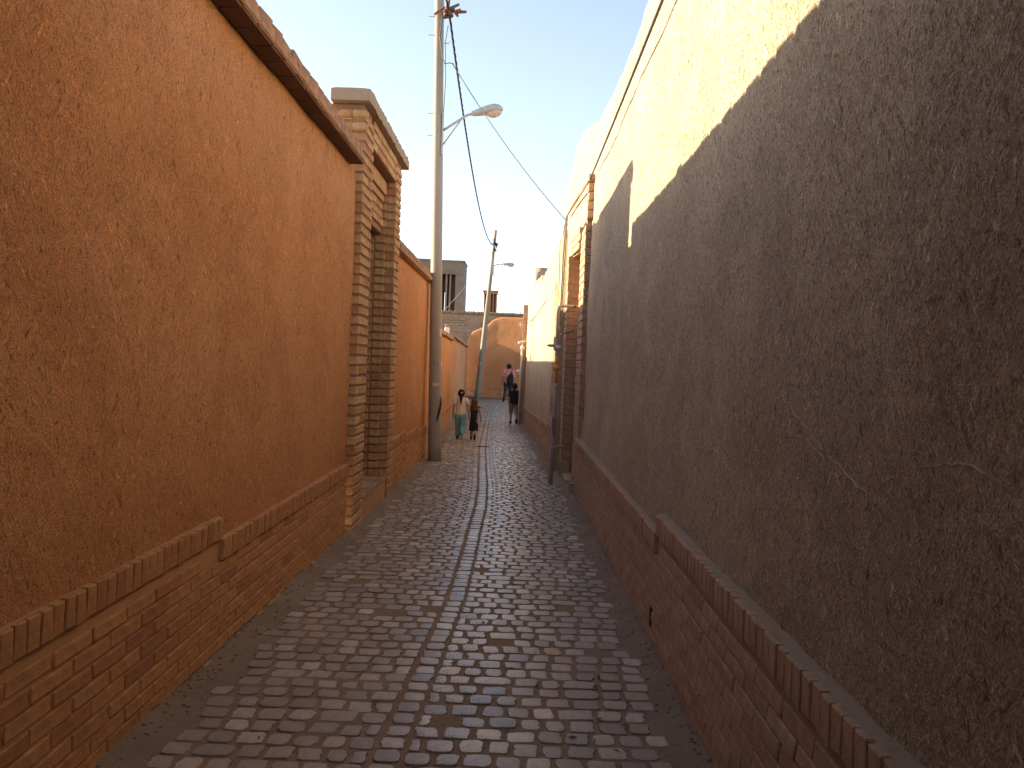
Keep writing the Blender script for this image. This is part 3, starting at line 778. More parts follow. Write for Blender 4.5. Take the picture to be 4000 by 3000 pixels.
# pale repaired cracks
def crack(pts, r):
    P = []; rg = random.Random(int(pts[0][0]*100))
    for (a, b), (c, d) in zip(pts, pts[1:]):
        for k in range(8): t = k/8; P.append((a+(c-a)*t+rg.uniform(-.004, .004), b+(d-b)*t+rg.uniform(-.005, .005)+.012*math.sin(t*math.pi)*(1 if d > b else -1)))
    P.append(pts[-1])
    mb = MB(); mb.tube([(rwall_x(y, z)-relief(rpx(y), y, z, .011, 17), y, z) for y, z in P], [r*rg.uniform(.15, 1.5) for _ in P], 6); mb.build('crack_filling', 'crack', rwall)
crack([(4.66, 1.16), (3.87, 1.21), (3.43, 1.23), (3.18, 1.165), (2.89, 1.276), (2.63, 1.38), (2.42, 1.39), (2.2, 1.35), (2.0, 1.29), (1.87, 1.355), (1.73, 1.40), (1.54, 1.42), (1.3, 1.41)], .0024)
crack([(2.99, 1.54), (2.80, 1.545), (2.6, 1.50), (2.4, 1.42), (2.24, 1.36)], .0019)
# little drain slot in the plinth
MB().box(RX(4.5)-.006, RX(4.5)+.02, 4.485, 4.53, .08, .19).build('drain_slot', 'tape', rwall)

# unseen roof added over the camera to darken the near alley
blocker = thing('shade_roof', 'unseen mud roof added above the camera to darken the near alley', 'shade roof')
MB().box(-1.6, .98, -6, 1.5, 3.05, 3.45).build('roof', 'adobe', blocker)

# ================================================================== RIGHT GATEWAY
rg_ = thing('brick_gateway', 'sunlit brown brick doorway set in the tall right wall', 'gateway')
core = MB()
core.box(.845, 1.3, 10.075, 10.83, -.3, 3.52)
core.box(.735, 1.2, 11.62, 12.16, -.3, 3.24)
core.box(.83, 1.2, 10.82, 11.63, 3.23, 3.52)
gc = core.build('mortar_core', 'mortar_right', rg_)
specs = []; CHR = .105
for i in range(35):
    z = -.12+CHR*(i+.5)
    if z < 3.5:
        for a, b in ([(10.06, 10.30), (10.31, 10.57), (10.58, 10.84)] if i % 2 else [(10.06, 10.18), (10.19, 10.45), (10.46, 10.72), (10.73, 10.84)]):
            specs.append(((.895+J(.004), (a+b)/2, z), (.13, round(b-a-.004, 2), CHR-.012), (J(.01), J(.015), J(.01))))
    if z < 3.2:
        for k, x in enumerate((.805, .97, 1.11) if i % 2 else (.825, 1.01)):
            w = ((.17, .16, .12) if i % 2 else (.21, .15))[k]
            specs.append(((x-.01+J(.003), 11.69, z), (w-.010, .15, CHR-.010), (J(.01), 0, J(.01))))
        specs.append(((.795+J(.004), 11.95, z), (.15, .34, CHR-.010), (J(.01), 0, J(.01))))
lay(specs, 'brick_tan', gc, 'brick', 300)
cb = MB().box(.86, 1.2, 10.03, 10.2, 3.50, 4.0).build('corbel_stack', 'mortar_right', rg_)
for k, (z, w, d) in enumerate([(3.55, .125, .13), (3.66, .13, .16), (3.78, .135, .19), (3.90, .14, .20), (4.01, .165, .24)]):
    o = link('corbel_brick', brick_mesh(w, .22, .10, 'brick_tan', .009, k % 4), cb, (.86+w/2-.03, 10.07-d*.2, z)); o.rotation_euler = (J(.03), J(.03), J(.05))
lt = MB().box(.845, .99, 10.2, 11.62, 3.235, 3.58).build('lintel', 'mortar_right', rg_)
specs = []
for r in range(3):
    y = 10.84-(.12 if r % 2 else 0)
    while y < 11.66:
        xx = lerp_tab([(10.8, .86), (11.7, .80)], y); specs.append(((xx+.0, y+.12, 3.285+r*.105), (.13, .23, .094), (0, J(.01), J(.01)-(-.07)))); y += .24
lay(specs, 'brick_tan', lt, 'brick')
for k in range(7): MB().tube([(.92+k*.05, 10.84, 3.222), (.92+k*.05, 11.62, 3.222)], .022, 8).build('soffit_pole', 'wood', lt)
drr = MB().box(1.12, 1.16, 10.84, 11.62, 0, 3.2).build('door', 'wood', rg_)
for k in range(4): MB().box(1.105, 1.118, 10.86+k*.19, 11.03+k*.19, .05, 3.15).build('door_plank', 'wood', drr)
tr = MB().box(1.08, 1.2, 10.84, 11.62, 2.15, 3.2).build('bounce_fill', 'mortar_right', rg_)  # unseen brick fill added to throw orange light onto the jamb
specs = []
for r in range(10):
    y = 10.84-(.12 if r % 2 else 0)
    while y < 11.6:
        a, b = max(y, 10.845), min(y+.24, 11.615)
        if b-a > .05: specs.append(((1.09, (a+b)/2, 2.205+r*.104), (.06, round(b-a-.01, 2), .094), (0, J(.01), 0)))
        y += .24
lay(specs, 'brick_buff', tr, 'brick')
MB().box(.74, 1.15, 10.80, 11.66, -.3, -.03).build('threshold', 'slab', rg_)
MB().box(.74, .84, 9.99, 10.08, -.3, .06).build('kerb_stone', 'slab', rg_)
MB().box(.685, .84, 11.55, 11.63, -.3, .14).build('kerb_stone', 'slab', rg_)

# right wall beyond the doorway
r2 = thing('mud_wall', 'sunlit pale mud wall with stepped brick plinth beyond the right doorway', 'wall')
def r2top(y): return lerp_tab([(12, 3.75), (13, 3.66), (14.8, 3.57), (15.8, 3.50), (17.5, 3.45), (17.6, 3.60), (19.6, 3.66), (20.8, 3.58), (21.6, 3.4), (24, 3.3)], y)
def r2push(y, z):
    p = 0
    if 12.95 < y < 13.45 and .75 < z < 2.95: p = .14
    if 19.2 < y < 19.75 and 1.62 < z < 2.72: p = .12
    return p
wall_sheet('plaster', [(r2x(y)+.02, y) for y in (12.17, 14.2, 17.2, 19.9, 22.6)], lambda y: -.4, r2top, 'plaster_pale', r2, -1, .5, .07, .07, .014, push=r2push, seed=23, top_jit=.06)
plinth(r2, r2x, [(12.2, 13.6, .575), (13.6, 15.2, .53), (15.2, 16.8, .485), (16.8, 18.2, .44), (18.2, 20.2, .40), (20.2, 22.55, .40)], .249, .07, .115, .068, 'brick_tan', 'mortar_right', -1)
specs = []
for i in range(44):
    z = -.2+.08*(i+.5)
    specs.append(((r2x(22.7)-.02+J(.004), 22.72, z), (.16, .22, .068), (0, 0, J(.02))))
q = MB().box(.16, .5, 22.62, 22.85, -.4, 3.3).build('quoin', 'mortar_right', r2)
lay(specs, 'brick_tan', q, 'brick')
blk = thing('roof_block', 'brown plastered block standing above the far right wall', 'building')
wall_sheet('plaster', [(.50, 26.0), (2.2, 26.0)], lambda y: 0, lambda y: 4.85, 'plaster_right', blk, 1, 1.2, .15, .15, .03, seed=61, top_jit=.04)
wall_sheet('side_wall', [(.50, 27.2), (.50, 26.0)], lambda y: 0, lambda y: 4.85, 'plaster_right', blk, 1, .3, .15, .15, .03, seed=62, top_jit=.04)

# ================================================================== POLES, LAMPS, CABLES
def lamp_head(o, d, L, parent, s=1.0):
    """cobra-head luminaire: o root end, d unit direction of its axis (xz plane)"""
    o = Vector(o); d = Vector(d).normalized(); sd_ = Vector((0, 1, 0)); up = sd_.cross(d); up = up if up.z > 0 else -up
    secs = [(0, .05, .035, .04), (.04, .06, .05, .05), (.25, .09, .08, .06), (.5, .13, .115, .06), (.72, .14, .13, .05), (.88, .115, .105, .04), (.97, .06, .05, .025), (1, .02, .015, .012)]
    mb = MB(); n = 12
    for t, w, hu, hd in secs:
        for k in range(n):
            a = 2*math.pi*k/n; c, s2 = math.cos(a), math.sin(a)
            mb.v.append(tuple(o+d*(t*L)+sd_*(c*w*s)+up*((hu if s2 > 0 else hd)*s2*s)))
    for i in range(len(secs)-1):
        for k in range(n):
            k2 = (k+1) % n; mb.f.append((i*n+k, i*n+k2, (i+1)*n+k2, (i+1)*n+k))
    mb.f.append(tuple(range(n))[::-1]); mb.f.append(tuple((len(secs)-1)*n+k for k in range(n)))
    h = mb.build('lamp_head', 'lamp', parent, True)
    R = Matrix((d, sd_, up)).transposed()
    MB().sphere(o+d*(.70*L)-up*.045*s, (.25*L, .105*s, .085*s), 14, 8, R).build('lamp_lens', 'lens', h, True)
    return h
pole = thing('utility_pole', 'tall grey concrete pole with street lamp standing against the left wall', 'utility pole', 'concrete poles along the alley')
PB, PT = Vector((-1.35, 13.12, -.25)), Vector((-1.57, 13.12, 8.7))
def pp(z): t = (z-PB.z)/(PT.z-PB.z); return PB+(PT-PB)*t
sh = MB().tube([pp(-.25+i*.45) for i in range(21)], [.115-.045*i/20 for i in range(21)], 24).build('shaft', 'pole', pole, True)
for z in (7.38, 7.07, 5.76, 5.39):
    p = pp(z); MB().tube([p+Vector((-.06, -.02, 0)), p+Vector((-.085, -.02, 0))], .016, 6).tube([p+Vector((-.085, -.02, 0)), p+Vector((-.175, -.02, 0))], .007, 6).build('step_bolt', 'galv', pole)
p = pp(5.5); MB().box(p.x+.078, p.x+.10, p.y-.12, p.y-.02, 5.05, 5.75).build('lamp_bracket', 'galv', pole)
MB().tube([(p.x+.09, 13.06, 5.47), (p.x+.20, 13.05, 5.54), (-1.12, 13.05, 5.66), (-1.0, 13.05, 5.74), (-.86, 13.05, 5.775)], .021, 10).build('lamp_arm', 'galv', pole, True)
MB().tube([(p.x+.09, 13.06, 5.22), (-1.07, 13.05, 5.70)], .013, 8).build('arm_brace', 'galv', pole, True)
lamp_head((-.93, 13.05, 5.765), (1, 0, .17), .54, pole, .88)
def patch(name, z0, z1, a0, a1, mat):
    mb = MB(); n = 6
    for i in range(n+1):
        a = rad(a0+(a1-a0)*i/n)
        for z in (z0, z1):
            c = pp(z); r = .115-.045*(z+.25)/9+.0025; mb.v.append((c.x+r*math.sin(a), c.y-r*math.cos(a), z))
    mb.f = [(2*i, 2*i+2, 2*i+3, 2*i+1) for i in range(n)]; return mb.build(name, mat, sh)
patch('sticker', 1.52, 1.575, -12, 28, 'sticker_blue'); patch('sticker', 1.535, 1.56, 0, 16, 'paper')
patch('sticker', 1.50, 1.58, 62, 88, 'paper'); patch('paper_scrap', 1.16, 1.205, -20, 40, 'paper'); patch('paper_scrap', 1.02, 1.06, 30, 36, 'paper')
patch('paper_scrap', 2.0, 2.13, 45, 80, 'paper')
mb = MB(); c = pp(.8); mb.tube([(c.x+.10, 13.04, .98), (c.x+.108, 13.035, .86), (c.x+.085, 13.03, .72), (c.x+.06, 13.01, .62), (c.x+.05, 13.01, .55)], [.006, .014, .02, .016, .006], 6).build('tape_strip', 'tape', pole)
# cable knot on the pole
mb = MB(); rg = random.Random(5); c = Vector((-1.37, 13.0, 7.44))
for _ in range(16):
    d = Vector((rg.gauss(0, .07), rg.gauss(0, .05), rg.gauss(0, .035))); e = d+Vector((rg.gauss(0, .06), rg.gauss(0, .04), rg.gauss(0, .05)))
    mb.cap(c+d, .028, c+e, .022, 6)
tag(mb.build('cable_clamp', 'cable_brown', pole), None)
MB().tube([(-1.47, 13.0, 7.30), (-1.50, 12.98, 7.0), (-1.44, 12.98, 6.66), (-1.40, 12.98, 6.55), (-1.32, 13.0, 6.58), (-1.25, 13.0, 6.56)], .008, 6).build('lead_wire', 'cable', pole)
MB().tube([(-1.37, 13.0, 7.20), (-1.41, 13.0, 6.9), (-1.38, 13.0, 6.3), (-1.40, 13.02, 5.7)], .007, 6).build('lead_wire', 'cable', pole)
MB().tube([(-1.43, 13.0, 6.90), (-1.35, 13.0, 6.90), (-1.32, 13.0, 6.94), (-1.29, 13.0, 6.90), (-1.32, 13.0, 6.86), (-1.35, 13.0, 6.90)], .008, 6).build('eye_bolt', 'galv', pole)

pole2 = thing('utility_pole', 'leaning grey concrete pole with small street lamp at the far end of the alley', 'utility pole', 'concrete poles along the alley')
QB, QT = Vector((-1.87, 37.05, -.35)), Vector((-1.27, 37.05, 7.92))
qq = lambda z: QB+(QT-QB)*((z-QB.z)/(QT.z-QB.z))
MB().tube([qq(-.3+i*.411) for i in range(21)], [.15-.085*i/20 for i in range(21)], 16).build('shaft', 'pole_far', pole2, True)
MB().box(-1.36, -1.28, 36.88, 36.96, 5.75, 6.5).build('lamp_bracket', 'galv', pole2)
MB().tube([(-1.34, 36.95, 6.18), (-1.12, 36.95, 6.29), (-.85, 36.95, 6.30)], .022, 8).build('lamp_arm', 'galv', pole2, True)
MB().tube([(-1.34, 36.95, 6.0), (-1.08, 36.95, 6.28)], .014, 6).build('arm_brace', 'galv', pole2)
lamp_head((-.90, 36.95, 6.30), (1, 0, -.02), .60, pole2, .85)
MB().box(-1.50, -1.1, 36.9, 36.96, 7.22, 7.27).build('crossarm', 'cable', pole2)
mb = MB(); rg = random.Random(6)
for _ in range(9):
    d = Vector((-1.27+rg.gauss(0, .05), 36.93, 7.15+rg.gauss(0, .12))); mb.cap(d, .04, d+Vector((rg.gauss(0, .05), 0, rg.gauss(0, .1))), .03, 6)
mb.build('cable_clamp', 'cable', pole2)
MB().box(-1.80, -1.74, 36.91, 36.925, 1.5, 1.56).build('sticker', 'paper', pole2)

def sag(a, b, s, n=40):
    a, b = Vector(a), Vector(b); return [a+(b-a)*(i/n)-Vector((0, 0, s*4*(i/n)*(1-i/n))) for i in range(n+1)]
def cable(name, a, b, s, r, mat, label, twist=False, n=40, grp='overhead cables'):
    mb = MB(); P = sag(a, b, s, n*(6 if twist else 1))
    if twist:
        for ph in (0, 2.1, 4.2):
            mb.tube([p+Vector((math.cos(i*.9+ph), 0, math.sin(i*.9+ph)))*r*.75 for i, p in enumerate(P)], r*.62, 5)
    else: mb.tube(P, r, 6)
    return tag(mb.build(name, mat, None, True), label, 'cable', grp)
cable('overhead_cable', (-1.35, 13.0, 7.36), (-1.30, 36.9, 7.22), 1.05, .017, 'cable', 'thick twisted black cable sagging between the two concrete poles', True)
cable('overhead_cable', (-1.37, 13.0, 7.46), (-1.6, -14, 7.9), .5, .017, 'cable', 'thick twisted black cable leaving the near pole towards the top edge', True)
cable('overhead_cable', (-1.27, 13.0, 6.56), (.70, 12.55, 3.95), .12, .009, 'cable_grey', 'thin grey wire running from near pole down to the right wall')
cable('overhead_cable', (.845, 9.92, 3.99), (.865, -4, 4.25), .10, .012, 'cable', 'dark cable strung along the tall right wall to the top edge')
cable('overhead_cable', (-1.25, 36.9, 7.15), (.55, 25.5, 3.6), .35, .022, 'cable_grey', 'grey cable from the far pole down to the right wall')
cable('overhead_cable', (-1.35, 36.9, 6.9), (-4.2, 41, 4.0), .1, .010, 'cable_grey', 'thin wire from the far pole down to the left')
wb = thing('cable_bundle', 'wrapped brown cable bundle and drop wires clipped to the right doorway corner', 'cable')
for k in range(4):
    MB().tube([(.835+J(.012), 9.95, 3.97+J(.02)), (.80+J(.012), 10.6, 3.98+J(.02)), (.755+J(.01), 11.3, 3.96+J(.02)), (.69+J(.01), 12.0, 3.90+J(.02))], .012, 6).build('wire', 'cable_brown', wb)
for k, y in enumerate((10.3, 10.9, 11.5)): x = lerp_tab([(10, .83), (12, .69)], y); MB().tube([(x-.03, y, 3.97), (x, y, 4.02), (x+.03, y, 3.97), (x, y, 3.93), (x-.03, y, 3.97)], .006, 5).build('wire_tie', 'cable', wb)
MB().tube([(.68, 12.0, 3.9), (.655, 12.02, 3.3), (.645, 12.03, 2.6), (.63, 12.05, 2.1), (.66, 11.6, 2.05), (.83, 11.4, 2.12)], .010, 6).build('wire', 'cable_brown', wb)
MB().tube([(.69, 11.9, 3.9), (.67, 11.95, 3.0), (.66, 11.97, 2.5), (.70, 11.7, 2.3)], .008, 6).build('wire', 'cable', wb)
MB().tube([(.68, 12.2, 3.88), (.62, 14, 3.0), (.42, 18, 2.75), (.18, 22.4, 2.65)], .008, 6).build('wire', 'cable', wb)
ant = thing('aerial', 'thin aerial bracket sticking out at the end of the far right wall', 'aerial')
MB().tube([(.2, 22.3, 2.62), (.05, 22.3, 2.66), (.05, 22.3, 2.78)], .010, 6).build('bracket', 'galv', ant); MB().tube([(.0, 22.3, 2.72), (.1, 22.3, 2.72)], .012, 6).build('insulator', 'white', ant)

# ================================================================== GAS PIPE
gp = thing('gas_pipe', 'grey and ochre gas pipe with flanged valve standing before the right doorway', 'pipe')
MB().tube([(.541, 10.9, -.2), (.543, 10.9, .5), (.55, 10.9, 1.0), (.557, 10.9, 1.32)], .0265, 14).build('lower_pipe', 'pipe_grey', gp, True)
MB().tube([(.541, 10.9, -.13), (.541, 10.9, .03)], .031, 14).build('tar_wrap', 'scraped', gp)
MB().tube([(.5455, 10.9, .58), (.548, 10.9, .84)], [.027, .0274], 14).build('scraped_band', 'scraped', gp)
MB().tube([(.557, 10.9, 1.29), (.557, 10.9, 1.335)], .034, 14).build('collar', 'galv', gp)
MB().tube([(.557, 10.9, 1.33), (.562, 10.9, 1.72)], .019, 12).build('riser', 'ochre', gp, True)
MB().sphere((.56, 10.9, 1.55), (.045, .05, .05), 12, 8).tube([(.51, 10.9, 1.55), (.615, 10.9, 1.55)], .02, 10).build('valve_body', 'ochre', gp, True)
MB().tube([(.56, 10.9, 1.60), (.561, 10.9, 1.65)], .032, 6).build('union_nut', 'ochre', gp)
MB().tube([(.562, 10.9, 1.73), (.562, 10.9, 1.80)], .03, 8).sphere((.565, 10.9, 1.83), (.06, .06, .045), 12, 8).build('regulator', 'pipe_white', gp, True)
MB().tube([(.44, 10.88, 1.865), (.55, 10.9, 1.865)], .022, 10).tube([(.46, 10.88, 1.853), (.46, 10.88, 1.877)], .05, 12).build('flange', 'galv', gp)
MB().tube([(.515, 10.86, 1.86), (.52, 10.86, 1.99)], .014, 8).build('vent_stub', 'pipe_white', gp)
MB().tube([(.60, 10.9, 1.83), (.60, 10.9, 1.86)], .05, 12).build('flange', 'galv', gp)
MB().tube([(.565, 10.9, 1.86), (.556, 10.9, 2.36), (.560, 10.9, 2.395), (.578, 10.9, 2.42), (.61, 10.9, 2.43), (.88, 10.98, 2.44)], .021, 12).build('upper_pipe', 'pipe_white', gp, True)
MB().tube([(.561, 10.9, 2.10), (.560, 10.9, 2.14)], .027, 12).build('coupling', 'pipe_white', gp)
MB().tube([(.757, 10.95, 2.43), (.80, 10.96, 2.44)], .026, 12).build('coupling', 'rust', gp)
for z in (.74-.32, 1.27): MB().tube([(.56, 10.94, z), (.72, 11.2, z)], .014, 6).tube([(.55, 10.9, z-.012), (.55, 10.9, z+.012)], .032, 14).build('wall_clamp', 'galv', gp)
# small fittings on the far right corner
f1 = thing('wall_lamp', 'small white globe wall lamp on the far right corner', 'lamp')
MB().sphere((.135, 22.45, 2.05), .062, 12, 8).build('globe', 'white', f1, True); MB().tube([(.135, 22.45, 2.1), (.14, 22.47, 2.2), (.22, 22.55, 2.24)], .022, 8).build('arm', 'pipe_white', f1)
MB().tube([(.02, 22.45, 2.19), (.2, 22.5, 2.24)], .035, 8).build('holder', 'pipe_white', f1)
f2 = thing('tap_fitting', 'small white fitting jutting from the far right corner beside the walking man', 'fitting')
MB().tube([(.16, 22.6, 1.36), (.05, 22.6, 1.36)], .03, 8).build('arm', 'white', f2); MB().tube([(.0, 22.6, 1.34), (.08, 22.6, 1.40)], .035, 8).tube([(.08, 22.6, 1.36), (.085, 22.6, 1.25)], .02, 8).build('spout', 'white', f2)
f3 = thing('down_pipe', 'thin pale pipe running down the far right corner', 'pipe')
MB().tube([(.10, 22.55, -.2), (.115, 22.55, 1.2), (.13, 22.55, 2.0)], .028, 8).build('pipe', 'pipe_white', f3, True)

# ================================================================== PEOPLE
SK = {}
def cloth(name, c, c2=None, sc=25): 
    M[name] = simple(name, c, c2 or tuple(x*.8 for x in c), .9, .15, sc, .25, .004, 60); return name
cloth('skin', (.44, .25, .165)); cloth('hair_dark', (.028, .019, .015)); cloth('hair_brown', (.10, .055, .032)); cloth('tee_cream', (.66, .58, .48))
cloth('pants_teal', (.16, .36, .37)); cloth('navy', (.028, .030, .052)); cloth('navy_dark', (.020, .021, .032)); cloth('khaki', (.24, .18, .115)); cloth('trousers', (.045, .047, .055))
cloth('shoe_dark', (.035, .028, .025)); cloth('sole', (.42, .38, .33)); cloth('bag', (.025, .023, .025)); cloth('eye', (.02, .015, .012))
def shirt_mat():
    m = N('shirt_print', .9, .15)
    v = m.n('ShaderNodeTexVoronoi'); v.inputs['Scale'].default_value = 22; m.l(m.coord(), v.inputs['Vector'])
    c = m.ramp(m.noise(16, 3, .6, (1, 1, 1), 2.0), [(.42, (.55, .03, .05)), (.50, (.60, .06, .07)), (.54, (.70, .55, .45)), (.62, (.72, .62, .52)), (.66, (.45, .06, .10))])
    m.col(c); return m.m
M['shirt_print'] = shirt_mat()
def blob(name, mb, mat, parent, vox, smooth=4):
    o = mb.build(name, mat, parent, True)
    r = o.modifiers.new('remesh', 'REMESH'); r.mode = 'VOXEL'; r.voxel_size = vox; r.use_smooth_shade = True
    s = o.modifiers.new('smooth', 'SMOOTH'); s.iterations = smooth; s.factor = .5
    return o
def finger_hand(mb, wrist, d, side, h, curl=.25):
    """palm and five fingers; d: direction the hand hangs"""
    w, d = Vector(wrist), Vector(d).normalized(); fwd = Vector((0, 1, 0)); fwd = (fwd-d*fwd.dot(d)).normalized(); s = d.cross(fwd)
    k = h; pe_ = w+d*.05*k
    mb.cap(w, .016*k, pe_, .017*k, 8); mb.cap(w+fwd*.008*k, .014*k, pe_+fwd*.014*k, .012*k, 8); mb.cap(w-fwd*.008*k, .013*k, pe_-fwd*.013*k, .012*k, 8)
    for i, L in enumerate((.034, .040, .038, .030)):
        b = pe_+fwd*(.018-.012*i)*k; m = b+d*L*.55*k+s*side*-.003*k; e = m+(d*.9+fwd*.1+s*side*-curl*2).normalized()*L*.5*k
        mb.cap(b, .0062*k, m, .0058*k, 6); mb.cap(m, .0058*k, e, .0048*k, 6)
    b = w+d*.012*k+fwd*.016*k; m = b+(d*.6+fwd*.8).normalized()*.025*k; mb.cap(b, .0075*k, m, .0065*k, 6); mb.cap(m, .0065*k, m+(d*.9+fwd*.3).normalized()*.02*k, .0055*k, 6)
def person(label, base, h, head_r, joints, build):
    """joints in units of height; figure faces +y (walks away from the camera)"""
    t = thing('person', label, 'person', None); t.location = (base[0], base[1], gz(base[1])+.004); t.rotation_euler = (0, 0, base[2])
    S = lambda p: Vector(p)*h
    j = {k: S(v) for k, v in joints.items()}; hr = head_r*h
    b = MB(); hc = j['head']
    b.sphere(hc, (hr*.80, hr*.94, hr*1.04), 16, 12); b.sphere(hc+Vector((0, hr*.25, -hr*.45)), (hr*.58, hr*.62, hr*.58), 12, 8)
    b.sphere(hc+Vector((0, hr*.95, -hr*.12)), (hr*.12, hr*.2, hr*.18), 8, 6)
    for s in (-1, 1): b.sphere(hc+Vector((s*hr*.82, 0, -hr*.08)), (hr*.1, hr*.18, hr*.26), 8, 6)
    b.cap(j['neck'], hr*.42, hc-Vector((0, 0, hr*.6)), hr*.40)
    sw = abs(j['sl'].x); hw = abs(j['hl'].x)
    zs, zh = j['sl'].z, j['hl'].z
    b.loft([(0, 0, zh-.03*h, hw*1.15, hw*.8), (0, 0, zh+.02*h, hw*1.55, hw*1.15), (0, 0, zh+(zs-zh)*.4, sw*.70, hw*.95), (0, 0, zh+(zs-zh)*.75, sw*.86, hw*1.1), (0, 0, zs, sw*.85, hw*.85), (0, 0, zs+.03*h, sw*.45, hw*.55)])
    for s in ('l', 'r'):
        sg = -1 if s == 'l' else 1
        b.cap(j['s'+s], .034*h, j['e'+s], .026*h); b.cap(j['e'+s], .026*h, j['w'+s], .018*h)
        finger_hand(b, j['w'+s], j['w'+s]-j['e'+s], sg, h)
        b.cap(j['h'+s], .062*h, j['k'+s], .040*h); b.cap(j['k'+s], .040*h, j['a'+s], .024*h); b.cap(j['a'+s], .026*h, j['t'+s], .020*h)
    blob('body', b, 'skin', t, .0042*h/1.1, 3)
    for s in (-1, 1): MB().sphere(hc+Vector((s*hr*.33, hr*.83, 0)), hr*.1, 8, 6).build('eye', 'eye', t, True)
    build(t, j, h, hr, sw, hw); return t
def shoes(t, j, h, mat, solemat):
    for s in ('l', 'r'):
        a, e = j['a'+s], j['t'+s]; d = (e-a).normalized(); dn = d.cross(Vector((1, 0, 0))); dn = dn if dn.z < 0 or dn.y < -.2 else -dn
        heel = a-d*.012*h
        b = MB(); b.cap(heel+dn*.010*h, .029*h, e+dn*.004*h, .025*h); u = blob('shoe', b, mat, t, .006, 2)
        MBs = MB(); p0, p1 = heel+dn*.028*h-d*.018*h, e+dn*.022*h+d*.018*h
        n_ = 14; v = []
        for lvl in (0, .012*h):
            for k in range(n_):
                a2 = 2*math.pi*k/n_; c = (p0+p1)/2+d*((p1-p0).length/2)*math.cos(a2)+Vector((1, 0, 0))*.03*h*math.sin(a2)+dn*lvl; v.append(c)
        MBs.add(v, [tuple(range(n_)), tuple(range(n_, 2*n_))[::-1]]+[(k, k+n_, (k+1) % n_+n_, (k+1) % n_) for k in range(n_)])
        MBs.build('sole', solemat, u)
def tee(t, j, h, sw, hw, mat, low=.0, wide=1.0, sleeve=.55, vox=.008):
    b = MB(); zs, zh = j['sl'].z, j['hl'].z
    b.loft([(0, 0, zh+low*h, hw*1.75*wide, hw*1.30), (0, 0, zh+low*h+.03*h, hw*1.72*wide, hw*1.30), (0, 0, zh+(zs-zh)*.5, sw*.86*wide, hw*1.22), (0, 0, zh+(zs-zh)*.8, sw*.98*wide, hw*1.25), (0, 0, zs+.012*h, sw*.95, hw*1.0), (0, 0, zs+.042*h, sw*.50, hw*.68)])
    if sleeve:
        for s in ('l', 'r'):
            a, e = j['s'+s], j['e'+s]; b.cap(a+Vector((0, 0, .004*h)), .043*h, a+(e-a)*sleeve, .040*h*wide)
    return blob('shirt', b, mat, t, vox, 3)
def legs(t, j, h, mat, to, r0, r1, r2, name='trousers', frac=1.0):
    b = MB()
    zh = j['hl'].z; hw = abs(j['hl'].x); b.loft([(0, 0, zh-.05*h, hw*1.4, hw*1.2), (0, 0, zh+.0*h, hw*1.75, hw*1.32), (0, 0, zh+.035*h, hw*1.6, hw*1.2)])
    for s in ('l', 'r'):
        k = j['k'+s]; b.cap(j['h'+s], r0*h, k, r1*h)
        if to == 'ankle': b.cap(k, r1*h, k+(j['a'+s]-k)*frac, r2*h)
        else: pass
    return blob(name, b, mat, t, .008, 3)
WALK = dict(head=(0, .01, .915), neck=(0, 0, .82), sl=(-.100, 0, .785), sr=(.100, 0, .785), el=(-.135, .0, .635), er=(.135, -.01, .635), wl=(-.140, .03, .50), wr=(.145, .0, .50),
            hl=(-.055, 0, .475), hr=(.055, 0, .475), kl=(-.055, .05, .265), kr=(.050, -.03, .262), al=(-.055, .05, .045), ar=(.045, -.150, .105), tl=(-.060, .125, .022), tr=(.045, -.125, .030))
# older girl
JG = dict(WALK); JG.update(head=(0, .01, .905), er=(.150, .0, .63), wr=(.170, .01, .49), wl=(-.150, .02, .49), el=(-.140, -.01, .63))
def dress_girl(t, j, h, hr, sw, hw):
    tee(t, j, h, sw, hw, 'tee_cream', .015, 1.02, .38)
    legs(t, j, h, 'pants_teal', 'ankle', .070, .054, .050, frac=.80)
    shoes(t, j, h, 'shoe_dark', 'sole')
    b = MB(); c = j['head']; b.sphere(c+Vector((0, -hr*.12, hr*.10)), (hr*.90, hr*.98, hr*1.04), 14, 10); b.cap(c+Vector((0, -hr*.8, hr*.25)), hr*.34, c+Vector((hr*.1, -hr*1.15, -hr*.9)), hr*.42); b.cap(c+Vector((hr*.1, -hr*1.15, -hr*.9)), hr*.42, c+Vector((hr*.12, -hr*1.1, -hr*2.5)), hr*.12)
    blob('hair', b, 'hair_dark', t, .007, 2)
    MB().cap(c+Vector((hr*.1, -hr*1.16, hr*.30)), hr*.12, c+Vector((hr*.35, -hr*1.1, hr*.34)), hr*.1, 6).build('hair_clip', 'white', t)
person('girl in cream t-shirt and turquoise trousers with dark ponytail, holding a smaller hand', (-1.225, 17.25, rad(-2)), 1.14, .080, JG, dress_girl)
